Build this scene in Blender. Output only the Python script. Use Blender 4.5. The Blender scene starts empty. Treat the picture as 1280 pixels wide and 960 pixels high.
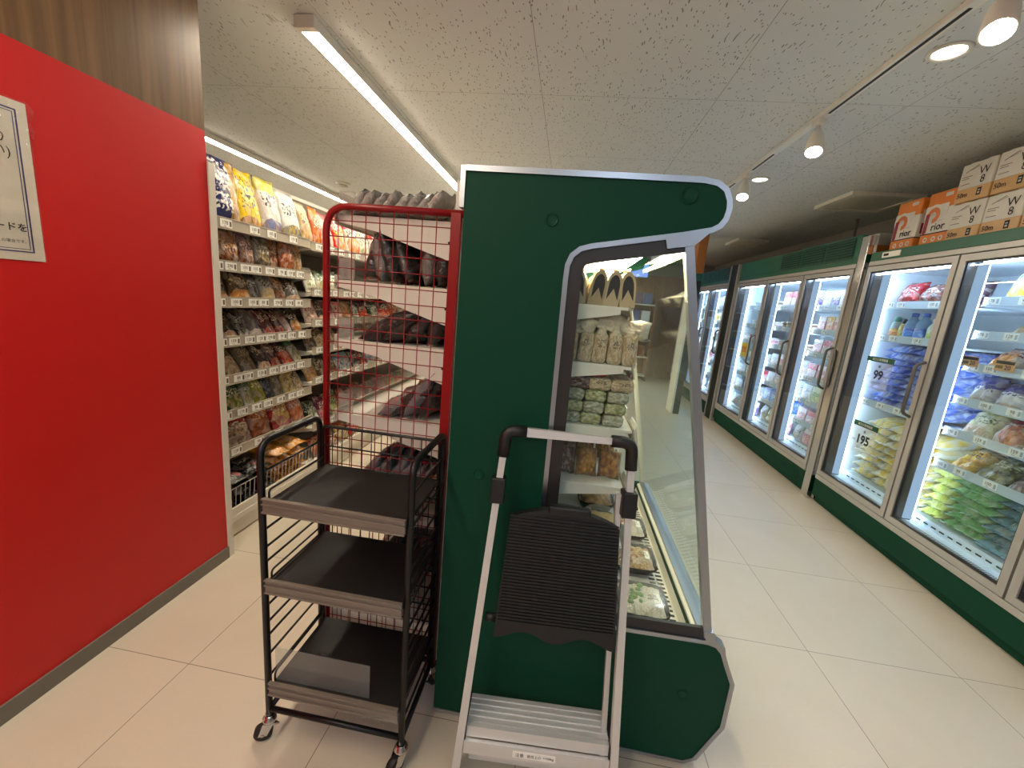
import bpy, bmesh, math, random
from mathutils import Vector, Matrix, noise
R = math.radians
SC = bpy.context.scene
COL = SC.collection
random.seed(7)

# ------------------------------------------------------------------ camera
cam = bpy.data.objects.new('camera', bpy.data.cameras.new('camera'))
COL.objects.link(cam)
YAW, PITCH, ROLL, FPX = -0.11958577, 0.19944594, -0.09015628, 510.16
cy, sy = math.cos(YAW), math.sin(YAW)
fw = Vector((sy*math.cos(PITCH), cy*math.cos(PITCH), -math.sin(PITCH)))
r0 = Vector((cy, -sy, 0)); d0 = fw.cross(r0)
rt = math.cos(ROLL)*r0 + math.sin(ROLL)*d0
dn = -math.sin(ROLL)*r0 + math.cos(ROLL)*d0
M = Matrix((rt, -dn, -fw)).transposed().to_4x4()
M.translation = (0, 0, 1.374)
cam.matrix_world = M
cam.data.sensor_width = 36.0
cam.data.lens = FPX/1280*36
cam.data.clip_start = 0.05
SC.camera = cam
# ------------------------------------------------------------------ look
SC.view_settings.view_transform = 'Standard'
SC.view_settings.look = 'None'
SC.view_settings.gamma = 1.0
SC.view_settings.use_curve_mapping = False
SC.view_settings.exposure = 1.0
SC.cycles.transparent_max_bounces = 24
SC.cycles.max_bounces = 10
w = bpy.data.worlds.new('world'); SC.world = w; w.use_nodes = True
w.node_tree.nodes['Background'].inputs[0].default_value = (0.9, 0.95, 1, 1)
w.node_tree.nodes['Background'].inputs[1].default_value = 0.15
STRIP, TRACK, DOWN, CASE, FRIDGE = 36.0, 40.0, 6.0, 24.0, .36

# ------------------------------------------------------------------ colour / material helpers
def lin(c):
    return tuple(((v/255)/12.92 if v/255 <= .04045 else ((v/255+.055)/1.055)**2.4) for v in c) + (1,)
def nd(t, kind, ins=None, **kw):
    n = t.nodes.new(kind)
    for k, v in kw.items(): setattr(n, k, v)
    for k, v in (ins or {}).items():
        if isinstance(v, bpy.types.NodeSocket): t.links.new(v, n.inputs[k])
        else: n.inputs[k].default_value = v
    return n
def mth(t, op, a, b=0.0, c=0.0):
    return nd(t, 'ShaderNodeMath', {0: a, 1: b, 2: c}, operation=op).outputs[0]
def mix(t, f, a, b):
    n = t.nodes.new('ShaderNodeMix'); n.data_type = 'RGBA'
    for s, v in ((n.inputs[0], f), (n.inputs[6], a), (n.inputs[7], b)):
        if isinstance(v, bpy.types.NodeSocket): t.links.new(v, s)
        else: s.default_value = v
    return n.outputs[2]
def newmat(name):
    m = bpy.data.materials.new(name); m.use_nodes = True
    return m, m.node_tree, m.node_tree.nodes['Principled BSDF']
def mat(name, c, rough=.5, metal=0.0, spec=.5, coat=0.0, bump=0.0, bscale=60, var=0.0):
    m, t, b = newmat(name)
    col = lin(c)
    b.inputs['Base Color'].default_value = col
    b.inputs['Roughness'].default_value = rough
    b.inputs['Metallic'].default_value = metal
    b.inputs['Specular IOR Level'].default_value = spec
    b.inputs['Coat Weight'].default_value = coat
    if bump or var:
        tc = nd(t, 'ShaderNodeTexCoord')
        nz = nd(t, 'ShaderNodeTexNoise', {'Vector': tc.outputs['Object'], 'Scale': bscale, 'Detail': 4.0})
        if bump:
            bp = nd(t, 'ShaderNodeBump', {'Height': nz.outputs[0], 'Strength': bump, 'Distance': .01})
            t.links.new(bp.outputs[0], b.inputs['Normal'])
        if var:
            d = tuple(v*(1-var) for v in col[:3]) + (1,)
            t.links.new(mix(t, nz.outputs[0], d, tuple(min(1, v*(1+var)) for v in col[:3]) + (1,)), b.inputs['Base Color'])
    return m
def emat(name, c, s):
    m = bpy.data.materials.new(name); m.use_nodes = True; t = m.node_tree
    t.nodes.remove(t.nodes['Principled BSDF'])
    e = nd(t, 'ShaderNodeEmission', {'Color': lin(c), 'Strength': s})
    t.links.new(e.outputs[0], t.nodes['Material Output'].inputs[0])
    return m
def glassmat(name, tint=(255, 255, 255), refl=1.0, rough=0.0, base=.0, ior=1.5, hazec=None, haze=0.0):
    m = bpy.data.materials.new(name); m.use_nodes = True; t = m.node_tree
    t.nodes.remove(t.nodes['Principled BSDF'])
    lw = nd(t, 'ShaderNodeLayerWeight', {'Blend': .5})
    f = mth(t, 'MULTIPLY_ADD', mth(t, 'POWER', lw.outputs['Facing'], 5.0), .5*refl, base+.022)
    tr = nd(t, 'ShaderNodeBsdfTransparent', {'Color': lin(tint)})
    sh = tr.outputs[0]
    if haze:
        df = nd(t, 'ShaderNodeBsdfDiffuse', {'Color': lin(hazec)})
        sh = nd(t, 'ShaderNodeMixShader', {0: haze, 1: sh, 2: df.outputs[0]}).outputs[0]
    gl = nd(t, 'ShaderNodeBsdfGlossy', {'Color': (1, 1, 1, 1), 'Roughness': rough})
    mx = nd(t, 'ShaderNodeMixShader', {0: f, 1: sh, 2: gl.outputs[0]})
    t.links.new(mx.outputs[0], t.nodes['Material Output'].inputs[0])
    return m

# printed plastic packaging: base colour, head band, picture of the food, lettering-like marks
_PM = {}
def pack(base, head=None, food=None, ink=None, hv=.78, pic=(.5, .3, .42, .24), rough=.28, fs=9.0, clear=.0, inkbox=(.12, .88, .5, .72)):
    key = (base, head, food, ink, hv, pic, rough, fs, clear, inkbox)
    if key in _PM: return _PM[key]
    m, t, b = newmat('packaging')
    tc = nd(t, 'ShaderNodeTexCoord'); oi = nd(t, 'ShaderNodeObjectInfo')
    sp = nd(t, 'ShaderNodeSeparateXYZ', {0: tc.outputs['UV']}); u, v = sp.outputs[0], sp.outputs[1]
    off = nd(t, 'ShaderNodeCombineXYZ', {0: mth(t, 'MULTIPLY', oi.outputs['Random'], 37.0), 1: mth(t, 'MULTIPLY', oi.outputs['Random'], 11.0)})
    uv = nd(t, 'ShaderNodeVectorMath', {0: tc.outputs['UV'], 1: off.outputs[0]}, operation='ADD').outputs[0]
    nz = nd(t, 'ShaderNodeTexNoise', {'Vector': uv, 'Scale': 3.0, 'Detail': 3.0})
    col = lin(base)
    if head:
        hh = mth(t, 'ADD', v, mth(t, 'MULTIPLY', mth(t, 'SUBTRACT', nz.outputs[0], .5), .18))
        col = mix(t, mth(t, 'GREATER_THAN', hh, hv), col, lin(head))
    if food:
        vo = nd(t, 'ShaderNodeTexVoronoi', {'Vector': uv, 'Scale': fs}, feature='SMOOTH_F1')
        fc = mix(t, nd(t, 'ShaderNodeMapRange', {0: vo.outputs['Distance'], 1: .15, 2: .65}).outputs[0], lin(food[0]), lin(food[1]))
        if pic:
            dx = mth(t, 'DIVIDE', mth(t, 'SUBTRACT', u, pic[0]), pic[2])
            dy = mth(t, 'DIVIDE', mth(t, 'SUBTRACT', v, pic[1]), pic[3])
            r = mth(t, 'ADD', mth(t, 'MULTIPLY', dx, dx), mth(t, 'MULTIPLY', dy, dy))
            r = mth(t, 'ADD', r, mth(t, 'MULTIPLY', mth(t, 'SUBTRACT', nz.outputs[0], .5), 1.6))
            col = mix(t, mth(t, 'LESS_THAN', r, 1.0), col, fc)
        else: col = mix(t, 1.0, col, fc)
    if ink:
        n2 = nd(t, 'ShaderNodeTexNoise', {'Vector': nd(t, 'ShaderNodeVectorMath', {0: uv, 1: (1, 1.5, 1)}, operation='MULTIPLY').outputs[0], 'Scale': 11.0, 'Detail': 1.0})
        k = mth(t, 'GREATER_THAN', n2.outputs[0], .53)
        for s_, op, lim in ((u, 'GREATER_THAN', inkbox[0]), (u, 'LESS_THAN', inkbox[1]), (v, 'GREATER_THAN', inkbox[2]), (v, 'LESS_THAN', inkbox[3])):
            k = mth(t, 'MULTIPLY', k, mth(t, op, s_, lim))
        col = mix(t, k, col, lin(ink))
    kk = 1.0 if food and rough != .4 else 0.0
    v2 = nd(t, 'ShaderNodeTexVoronoi', {'Vector': nd(t, 'ShaderNodeVectorMath', {0: uv, 1: nd(t, 'ShaderNodeVectorMath', {0: nz.outputs['Color'], 1: (.5, .5, 0)}, operation='MULTIPLY').outputs[0]}, operation='ADD').outputs[0], 'Scale': 7.0})
    sc2 = nd(t, 'ShaderNodeSeparateColor', {0: v2.outputs['Color']})
    col = mix(t, mth(t, 'MULTIPLY', mth(t, 'GREATER_THAN', sc2.outputs[0],   .62), .26*kk), col, (.78, .74, .66, 1))
    col = mix(t, mth(t, 'MULTIPLY', mth(t, 'LESS_THAN', sc2.outputs[1], .34), .28*kk), col, tuple(q*.40 for q in lin(base)[:3])+(1,))
    t.links.new(col, b.inputs['Base Color'])
    b.inputs['Roughness'].default_value = rough*.8
    b.inputs['Specular IOR Level'].default_value = .7
    wr = nd(t, 'ShaderNodeTexNoise', {'Vector': uv, 'Scale': 5.0, 'Detail': 4.0, 'Distortion': 1.2})
    bp = nd(t, 'ShaderNodeBump', {'Height': wr.outputs[0], 'Strength': .75, 'Distance': .014})
    t.links.new(bp.outputs[0], b.inputs['Normal'])
    _PM[key] = m
    return m

# ------------------------------------------------------------------ mesh helpers
class MB:
    def __init__(s): s.b = bmesh.new(); s.uv = s.b.loops.layers.uv.new('UVMap')
    def _t(s, f, mi, n0=None):
        for x in f: x.material_index = mi
    def box(s, x0, x1, y0, y1, z0, z1, mi=0, bev=0.0):
        v = [s.b.verts.new((x, y, z)) for z in (z0, z1) for y in (y0, y1) for x in (x0, x1)]
        fs = []
        for idx in ((0, 2, 3, 1), (4, 5, 7, 6), (0, 1, 5, 4), (1, 3, 7, 5), (3, 2, 6, 7), (2, 0, 4, 6)):
            f = s.b.faces.new([v[i] for i in idx]); fs.append(f)
            for l, q in zip(f.loops, ((0, 0), (1, 0), (1, 1), (0, 1))): l[s.uv].uv = q
        s._t(fs, mi)
        if bev > 0:
            e = list({e for f in fs for e in f.edges})
            r = bmesh.ops.bevel(s.b, geom=e, offset=bev, segments=2, affect='EDGES', profile=.5)
            s._t(r['faces'], mi)
        return s
    def prism(s, poly, a0, a1, axis='y', mi=0):
        # poly of 2-D points in the plane normal to axis
        def p3(p, a): return {'y': (p[0], a, p[1]), 'x': (a, p[0], p[1]), 'z': (p[0], p[1], a)}[axis]
        A = [s.b.verts.new(p3(p, a0)) for p in poly]; B = [s.b.verts.new(p3(p, a1)) for p in poly]
        fs = [s.b.faces.new(A), s.b.faces.new(B[::-1])]
        n = len(poly)
        for i in range(n): fs.append(s.b.faces.new((A[i], B[i], B[(i+1) % n], A[(i+1) % n])))
        s._t(fs, mi); return s
    def ribbon(s, poly, wd, a0, a1, axis='y', mi=0, closed=True, ccw=1):
        n = len(poly); off = []
        for i in range(n):
            p = Vector(poly[i])
            pa = Vector(poly[i-1]) if (closed or i > 0) else None
            pb = Vector(poly[(i+1) % n]) if (closed or i < n-1) else None
            ds = [d.normalized() for d in ((p-pa) if pa else None, (pb-p) if pb else None) if d is not None and d.length > 1e-9]
            ns = [Vector((-d.y, d.x))*ccw for d in ds]
            nn = ns[0] if len(ns) == 1 else (ns[0]+ns[1])
            nn.normalize(); k = max(.5, nn.dot(ns[0]))
            off.append(p + nn*wd/k)
        rng = range(n if closed else n-1)
        for i in rng:
            j = (i+1) % n
            s.prism([poly[i], poly[j], off[j], off[i]], a0, a1, axis, mi)
        return s
    def tube(s, pts, r, seg=8, closed=False, mi=0, fillet=0.0, fseg=5):
        pts = [Vector(p) for p in pts]
        if fillet > 0:
            q = []; n = len(pts)
            for i, p in enumerate(pts):
                if not closed and i in (0, n-1): q.append(p); continue
                a, b = pts[i-1]-p, pts[(i+1) % n]-p
                fl = min(fillet, a.length*.49, b.length*.49)
                p0, p1 = p+a.normalized()*fl, p+b.normalized()*fl
                for k in range(fseg+1):
                    t = k/fseg; q.append(p0*(1-t)**2 + p*2*t*(1-t) + p1*t*t)
            pts = q
        n = len(pts); rings = []; up = None
        for i, p in enumerate(pts):
            a = pts[i-1] if (closed or i > 0) else p; b = pts[(i+1) % n] if (closed or i < n-1) else p
            d = (b-a).normalized()
            if up is None:
                up = Vector((0, 0, 1)) if abs(d.z) < .9 else Vector((1, 0, 0))
            x = d.cross(up).normalized(); up2 = x.cross(d).normalized(); up = up2
            rr = r[i] if isinstance(r, (list, tuple)) and not isinstance(r[0], (list, tuple)) and len(r) == n else r
            rx, ry = rr if isinstance(rr, (list, tuple)) else (rr, rr)
            rings.append([s.b.verts.new(p + x*rx*math.cos(2*math.pi*(k+.5)/seg) + up2*ry*math.sin(2*math.pi*(k+.5)/seg)) for k in range(seg)])
        fs = []
        for i in range(n if closed else n-1):
            A, B = rings[i], rings[(i+1) % n]
            for k in range(seg): fs.append(s.b.faces.new((A[k], A[(k+1) % seg], B[(k+1) % seg], B[k])))
        if not closed: fs.append(s.b.faces.new(rings[0][::-1])); fs.append(s.b.faces.new(rings[-1]))
        for f in fs: f.smooth = seg > 4
        s._t(fs, mi); return s
    def lathe(s, prof, c=(0, 0, 0), seg=16, axis='z', mi=0, cap=True):
        c = Vector(c); rings = []
        for r, h in prof:
            ring = []
            for k in range(seg):
                a = 2*math.pi*k/seg; q = (r*math.cos(a), r*math.sin(a), h)
                if axis == 'y': q = (q[0], h, q[1])
                if axis == 'x': q = (h, q[0], q[1])
                ring.append(s.b.verts.new(c+Vector(q)))
            rings.append(ring)
        fs = []; H = [p[1] for p in prof]; h0, h1 = min(H), max(H)
        for i in range(len(prof)-1):
            for k in range(seg):
                f = s.b.faces.new((rings[i][k], rings[i][(k+1) % seg], rings[i+1][(k+1) % seg], rings[i+1][k])); fs.append(f)
                for l, (kk, ii) in zip(f.loops, ((k, i), (k+1, i), (k+1, i+1), (k, i+1))):
                    l[s.uv].uv = (kk/seg*2 % 2.0001, (prof[ii][1]-h0)/max(1e-6, h1-h0))
        for f in fs: f.smooth = True
        if cap: fs.append(s.b.faces.new(rings[0][::-1])); fs.append(s.b.faces.new(rings[-1]))
        s._t(fs, mi); return s
    def text(s, body, size, o, ux, uy, mi=0, align='c', bold=0.0, depth=.0008):
        v, f, wd, ht, x0, y0 = textmesh(body, bold)
        o, ux, uy = Vector(o), Vector(ux), Vector(uy); nrm = ux.cross(uy)
        dx = {'c': -(x0+wd/2), 'l': -x0, 'r': -(x0+wd)}[align]; dy = -(y0+ht/2)
        vs = [s.b.verts.new(o + (ux*(p[0]+dx) + uy*(p[1]+dy))*size + nrm*depth) for p in v]
        for q in f:
            try: fc = s.b.faces.new([vs[i] for i in q]); fc.material_index = mi
            except ValueError: pass
        return s
    def build(s, name, mats, parent=None, smooth=False, at=None):
        bmesh.ops.recalc_face_normals(s.b, faces=s.b.faces[:]) if not getattr(s, 'norec', False) else None
        if smooth:
            for f in s.b.faces: f.smooth = True
        org = Vector(at) if at is not None else (Vector(parent['_o']) if parent is not None and '_o' in parent else Vector((0, 0, 0)))
        if org.length > 0: bmesh.ops.translate(s.b, vec=-org, verts=s.b.verts[:])
        me = bpy.data.meshes.new(name); s.b.to_mesh(me); s.b.free()
        for m in (mats if isinstance(mats, (list, tuple)) else [mats]): me.materials.append(m)
        o = bpy.data.objects.new(name, me); COL.objects.link(o)
        if parent is not None: o.parent = parent; o['_o'] = parent['_o'] if '_o' in parent else (0, 0, 0)
        else: o.location = org
        return o
_TX = {}
def textmesh(body, bold=0.0):
    if (body, bold) in _TX: return _TX[(body, bold)]
    c = bpy.data.curves.new('t', 'FONT'); c.body = body; c.size = 1; c.resolution_u = 2; c.offset = bold
    o = bpy.data.objects.new('t', c); COL.objects.link(o)
    dg = bpy.context.evaluated_depsgraph_get(); dg.update()
    e = o.evaluated_get(dg); me = e.to_mesh()
    v = [(p.co.x, p.co.y) for p in me.vertices]; f = [tuple(q.vertices) for q in me.polygons]
    e.to_mesh_clear(); bpy.data.objects.remove(o); bpy.data.curves.remove(c)
    xs = [p[0] for p in v] or [0]; ys = [p[1] for p in v] or [0]
    _TX[(body, bold)] = (v, f, max(xs)-min(xs), max(ys)-min(ys), min(xs), min(ys))
    return _TX[(body, bold)]

def tag(o, label, cat, group=None, kind=None):
    o['label'] = label; o['category'] = cat
    if group: o['group'] = group
    if kind: o['kind'] = kind
    return o
def thing(name, label, cat, loc=(0, 0, 0), group=None):
    o = bpy.data.objects.new(name, None); COL.objects.link(o)
    o.location = loc; o.empty_display_size = .05; o['_o'] = tuple(loc)
    return tag(o, label, cat, group)
def struct(name, mb, m, label=None, cat=None):
    o = mb.build(name, m); o['kind'] = 'structure'
    o['label'] = label or name.replace('_', ' '); o['category'] = cat or name.split('_')[0]
    return o
def dup(src, loc=None, rot=None, parent=None):
    c = src.copy(); COL.objects.link(c)
    if parent is not None: c.parent = parent
    if loc is not None: c.location = loc
    if rot is not None: c.rotation_euler = rot
    for ch in src.children:
        d = ch.copy(); COL.objects.link(d); d.parent = c
        for g in ch.children:
            e = g.copy(); COL.objects.link(e); e.parent = d
    return c
ORD = ['first', 'second', 'third', 'fourth', 'fifth', 'sixth', 'seventh', 'eighth', 'ninth', 'tenth', 'eleventh', 'twelfth', 'thirteenth', 'fourteenth']

# ------------------------------------------------------------------ materials
def floor_mat():
    m, t, b = newmat('beige floor tile')
    tc = nd(t, 'ShaderNodeTexCoord'); sp = nd(t, 'ShaderNodeSeparateXYZ', {0: tc.outputs['Object']})
    gx = mth(t, 'DIVIDE', mth(t, 'SUBTRACT', sp.outputs[0], 1.194), .5993); gy = mth(t, 'DIVIDE', mth(t, 'SUBTRACT', sp.outputs[1], 1.690), .608)
    def ln(g, wd): return mth(t, 'LESS_THAN', mth(t, 'ABSOLUTE', mth(t, 'SUBTRACT', mth(t, 'FRACT', mth(t, 'ADD', g, .5)), .5)), wd)
    joint = mth(t, 'MAXIMUM', ln(gx, .0024), ln(gy, .0024))
    idx = nd(t, 'ShaderNodeCombineXYZ', {0: mth(t, 'FLOOR', gx), 1: mth(t, 'FLOOR', gy)})
    wn = nd(t, 'ShaderNodeTexWhiteNoise', {0: idx.outputs[0]})
    nz = nd(t, 'ShaderNodeTexNoise', {'Vector': nd(t, 'ShaderNodeVectorMath', {0: tc.outputs['Object'], 1: wn.outputs['Color']}, operation='ADD').outputs[0], 'Scale': 2.2, 'Detail': 6.0, 'Roughness': .6})
    n2 = nd(t, 'ShaderNodeTexNoise', {'Vector': tc.outputs['Object'], 'Scale': 90.0, 'Detail': 2.0})
    c = mix(t, nz.outputs[0], lin((190, 178, 158)), lin((208, 198, 179)))
    c = mix(t, mth(t, 'MULTIPLY', n2.outputs[0], .12), c, lin((166, 152, 130)))
    c = mix(t, mth(t, 'MULTIPLY', wn.outputs['Value'], .10), c, lin((178, 165, 144)))
    c = mix(t, mth(t, 'MULTIPLY', joint, .75), c, lin((92, 82, 70)))
    t.links.new(c, b.inputs['Base Color'])
    b.inputs['Roughness'].default_value = .36
    return m
def ceil_mat():
    m, t, b = newmat('fissured ceiling board')
    tc = nd(t, 'ShaderNodeTexCoord'); sp = nd(t, 'ShaderNodeSeparateXYZ', {0: tc.outputs['Object']})
    gx = mth(t, 'DIVIDE', mth(t, 'SUBTRACT', sp.outputs[0], .63), .905); gy = mth(t, 'DIVIDE', mth(t, 'SUBTRACT', sp.outputs[1], 2.47), .905)
    def ln(g, wd): return mth(t, 'LESS_THAN', mth(t, 'ABSOLUTE', mth(t, 'SUBTRACT', mth(t, 'FRACT', mth(t, 'ADD', g, .5)), .5)), wd)
    joint = mth(t, 'MAXIMUM', ln(gx, .0018), ln(gy, .0018))
    wv = nd(t, 'ShaderNodeTexNoise', {'Vector': tc.outputs['Object'], 'Scale': 6.0})
    vv = nd(t, 'ShaderNodeVectorMath', {0: tc.outputs['Object'], 1: (95.0, 34.0, 1.0)}, operation='MULTIPLY')
    vo = nd(t, 'ShaderNodeTexVoronoi', {'Vector': nd(t, 'ShaderNodeVectorMath', {0: vv.outputs[0], 1: nd(t, 'ShaderNodeVectorMath', {0: wv.outputs['Color'], 1: (6, 6, 0)}, operation='MULTIPLY').outputs[0]}, operation='ADD').outputs[0], 'Scale': 1.0, 'Randomness': 1.0})
    sel = nd(t, 'ShaderNodeSeparateColor', {0: vo.outputs['Color']})
    hole = mth(t, 'MULTIPLY', mth(t, 'LESS_THAN', vo.outputs['Distance'], .26), mth(t, 'GREATER_THAN', sel.outputs[0], .55))
    c = mix(t, mth(t, 'MULTIPLY', hole, .8), lin((208, 211, 210)), lin((112, 108, 104)))
    c = mix(t, mth(t, 'MULTIPLY', joint, .6), c, lin((90, 84, 78)))
    t.links.new(c, b.inputs['Base Color']); b.inputs['Roughness'].default_value = .9
    bp = nd(t, 'ShaderNodeBump', {'Height': mth(t, 'SUBTRACT', 1.0, hole), 'Strength': .4, 'Distance': .004})
    t.links.new(bp.outputs[0], b.inputs['Normal'])
    return m
def wood_mat(name, a, c2, sc=1.0):
    m, t, b = newmat(name)
    tc = nd(t, 'ShaderNodeTexCoord')
    v = nd(t, 'ShaderNodeVectorMath', {0: tc.outputs['Object'], 1: (38*sc, 38*sc, 1.1)}, operation='MULTIPLY')
    nz = nd(t, 'ShaderNodeTexNoise', {'Vector': v.outputs[0], 'Scale': 1.0, 'Detail': 5.0, 'Distortion': .6})
    n2 = nd(t, 'ShaderNodeTexNoise', {'Vector': nd(t, 'ShaderNodeVectorMath', {0: tc.outputs['Object'], 1: (5, 5, .3)}, operation='MULTIPLY').outputs[0], 'Scale': 1.0})
    c = mix(t, nd(t, 'ShaderNodeMapRange', {0: nz.outputs[0], 1: .3, 2: .7}).outputs[0], lin(a), lin(c2))
    c = mix(t, mth(t, 'MULTIPLY', n2.outputs[0], .4), c, lin(a))
    t.links.new(c, b.inputs['Base Color']); b.inputs['Roughness'].default_value = .38
    return m
m_floor, m_ceil = floor_mat(), ceil_mat()
m_wood = wood_mat('walnut veneer', (94, 68, 42), (132, 98, 64))
m_brown = wood_mat('brown wood board', (120, 74, 42), (156, 102, 60), .6)
m_red = mat('red wall laminate', (196, 24, 24), .42, spec=.4)
m_wall = mat('off white wall', (206, 202, 194), .8)
m_dimwall = mat('grey wall', (150, 144, 136), .8)
m_base = mat('grey vinyl baseboard', (112, 106, 96), .5)
m_white = mat('white painted metal', (226, 222, 212), .4)
m_cream = mat('cream shelf metal', (214, 208, 194), .45)
m_perf = mat('shelf back panel', (120, 108, 92), .7)
m_green = mat('dark green enamel panel', (14, 62, 45), .5, spec=.12)
m_green2 = mat('green enamel header', (22, 96, 72), .34, spec=.5)
m_kick = mat('green kick plate', (16, 84, 56), .42, spec=.4)
m_handle = mat('dark grey handle', (88, 84, 80), .4)
m_greend = mat('dark green recess', (5, 28, 20), .5)
m_chrome = mat('brushed stainless trim', (166, 170, 176), .32, 1.0)
m_mirror = mat('polished stainless', (206, 206, 204), .14, 1.0)
m_alu = mat('aluminium', (216, 215, 212), .42, .55)
m_door = mat('door frame aluminium', (184, 182, 178), .38, .5)
m_blackframe = mat('black printed glass border', (38, 36, 36), .4)
m_black = mat('black plastic', (17, 17, 18), .5, bump=.1, bscale=400)
m_blackm = mat('black powder coated steel', (14, 14, 15), .42, spec=.4)
m_tray = mat('black shelf liner', (20, 19, 18), .55, bump=.1, bscale=250)
m_redwire = mat('red coated wire', (134, 6, 10), .35, spec=.4)
m_rail = mat('pale price rail', (176, 166, 150), .25, spec=.6)
m_paper = mat('white paper', (236, 234, 226), .6)
m_ink = mat('black ink', (26, 24, 26), .6)
m_navy = mat('navy ink', (34, 44, 110), .6)
m_redink = mat('red ink', (196, 50, 44), .6)
m_orangeink = mat('orange ink', (226, 132, 44), .6)
m_greenink = mat('green ink', (18, 84, 58), .6)
m_tagink = mat('grey print', (78, 74, 72), .6); m_tagpic = mat('brown picture print', (104, 88, 76), .6); m_tagpale = mat('pale blue print', (150, 168, 180), .6)
m_tan = mat('tan paper', (214, 160, 106), .5)
m_grey = mat('grey plastic', (128, 126, 122), .45)
m_dark = mat('dark gap', (30, 28, 26), .6)
m_jamb = mat('dark door jamb', (62, 56, 50), .22, spec=.8)
m_rubber = mat('black rubber', (18, 18, 18), .6)
m_glass = glassmat('clear glass pane', (246, 251, 249), .45, base=-.005)
m_fglass = glassmat('freezer door glass', (243, 250, 251), 1.25, base=.015)
m_acryl = glassmat('clear acrylic', (240, 240, 238), 1.0, hazec=(220, 220, 215), haze=.10)
m_film = glassmat('clear film', (250, 250, 250), 1.5, rough=.12, base=.03, hazec=(235, 230, 220), haze=.12)
m_guard = glassmat('frosted shelf guard', (235, 235, 230), 1.0, rough=.15, hazec=(210, 206, 200), haze=.24)
e_strip = emat('warm white led diffuser', (255, 240, 216), STRIP)
e_cool = emat('cool fill led diffuser', (214, 234, 255), STRIP*.62)
e_track = emat('spot lamp face', (255, 244, 224), TRACK)
e_down = emat('downlight face', (255, 240, 214), DOWN)
e_case = emat('showcase lamp', (255, 236, 196), CASE)
e_fridge = emat('freezer led cover', (190, 218, 252), FRIDGE)
e_top = emat('freezer top lamp', (200, 222, 255), 26.0)
e_line = emat('freezer fill line', (206, 226, 255), 21.0)
m_liner = mat('white freezer liner', (224, 234, 240), .35)

# ================================================================== THE SETTING
ZC = 2.482
XL, XR, YB, YF = -4.0, 3.0, -4.0, 9.6
struct('floor', MB().box(XL-.1, XR+.1, YB-.1, YF+.1, -.1, 0), m_floor, 'beige floor tiles with thin joints', 'floor')
struct('ceiling', MB().box(XL-.1, XR+.1, YB-.1, YF+.1, ZC, ZC+.1), m_ceil, 'white fissured ceiling boards', 'ceiling')
struct('wall_left', MB().box(XL-.1, XL, YB-.1, YF+.1, 0, ZC), m_wall, 'pale wall beyond the left rack', 'wall')
struct('wall_right', MB().box(XR, XR+.1, YB-.1, YF+.1, 0, ZC), m_dimwall, 'grey wall behind the freezers', 'wall')
struct('wall_back', MB().box(XL, XR, YB-.1, YB, 0, ZC), m_wall, 'pale wall behind the camera', 'wall')
struct('wall_far', MB().box(XL, XR, YF, YF+.1, 0, ZC), m_dimwall, 'grey wall at the end of the aisle', 'wall')
# red partition
o = struct('wall_partition', MB().box(-1.64, -1.54, -3.2, 1.632, 0, 1.938), m_red, 'glossy red partition wall with wood band above', 'wall')
struct('trim_3', MB().box(-1.64, -1.541, -3.2, 1.632, 1.938, ZC), m_wood, 'walnut veneer band above the red wall', 'wall')
struct('baseboard_left', MB().box(-1.545, -1.532, -3.2, 1.632, 0, .06), m_base, 'grey baseboard under the red wall', 'baseboard')
struct('trim_1', MB().box(-1.60, -1.533, 1.632, 1.662, 0, 1.825), m_cream, 'pale end trim on the red wall', 'trim')
struct('trim_2', MB().box(2.97, 3.0, 6.2, 9.5, 2.16, 2.40), m_brown, 'brown wood band on the far right wall', 'trim')
# far end: brown wood panelling and pillar in the aisle
struct('wall_end', MB().box(-.6, 2.6, 9.2, 9.6, 0, 2.16), m_brown, 'brown wood boards at the aisle end', 'wall')
struct('pillar_1', MB().box(1.61, 1.72, 5.95, 6.25, 1.96, ZC, 0).box(1.61, 1.72, 5.95, 6.25, 1.86, 1.96, 1).box(1.61, 1.635, 5.95, 6.25, 0, 1.86, 2).box(1.635, 1.72, 5.95, 6.25, 0, 1.86, 3),
       [mat('orange brown wood', (170, 106, 48), .45), m_green2, m_white, m_greend], 'wood, green and white post in the far aisle', 'pillar')

# ================================================================== CEILING FIXTURES
def strip_light(x, y0, y1, label, group):
    t = thing('strip_light', label, 'ceiling light', (x, (y0+y1)/2, ZC-.06), group)
    MB().box(x-.042, x+.042, y0, y1, ZC-.045, ZC-.001, bev=.004).box(x-.047, x+.047, y0-.006, y0+.03, ZC-.052, ZC-.001, bev=.004).box(x-.047, x+.047, y1-.03, y1+.006, ZC-.052, ZC-.001, bev=.004).build('housing', m_white, t)
    MB().prism([(x-.036, ZC-.045), (x-.034, ZC-.049), (x+.034, ZC-.049), (x+.036, ZC-.045)], y0+.03, y1-.03).build('diffuser', e_strip if x < 0 else e_cool, t)
    return t
G = 'linear ceiling lights'
strip_light(-1.245, 1.85, 8.6, 'long bright strip light on the ceiling running above the central shelf rack aisle', G)
strip_light(-3.05, 3.0, 8.6, 'long strip light partly behind the red wall, above the left snack rack', G)
strip_light(-.95, -2.0, .75, 'added fill strip light on the ceiling behind the camera, along the red wall', G)  # unseen strip added as fill for the red wall and left floor
strip_light(.25, -3.2, -.8, 'added fill strip light on the ceiling behind the camera, in the middle', G)  # added out of view, cool fill for the middle
strip_light(1.45, -2.9, -.9, 'added fill strip light on the ceiling behind the camera, along the freezers', G)  # another added unseen strip, cool fill on the right side
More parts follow.
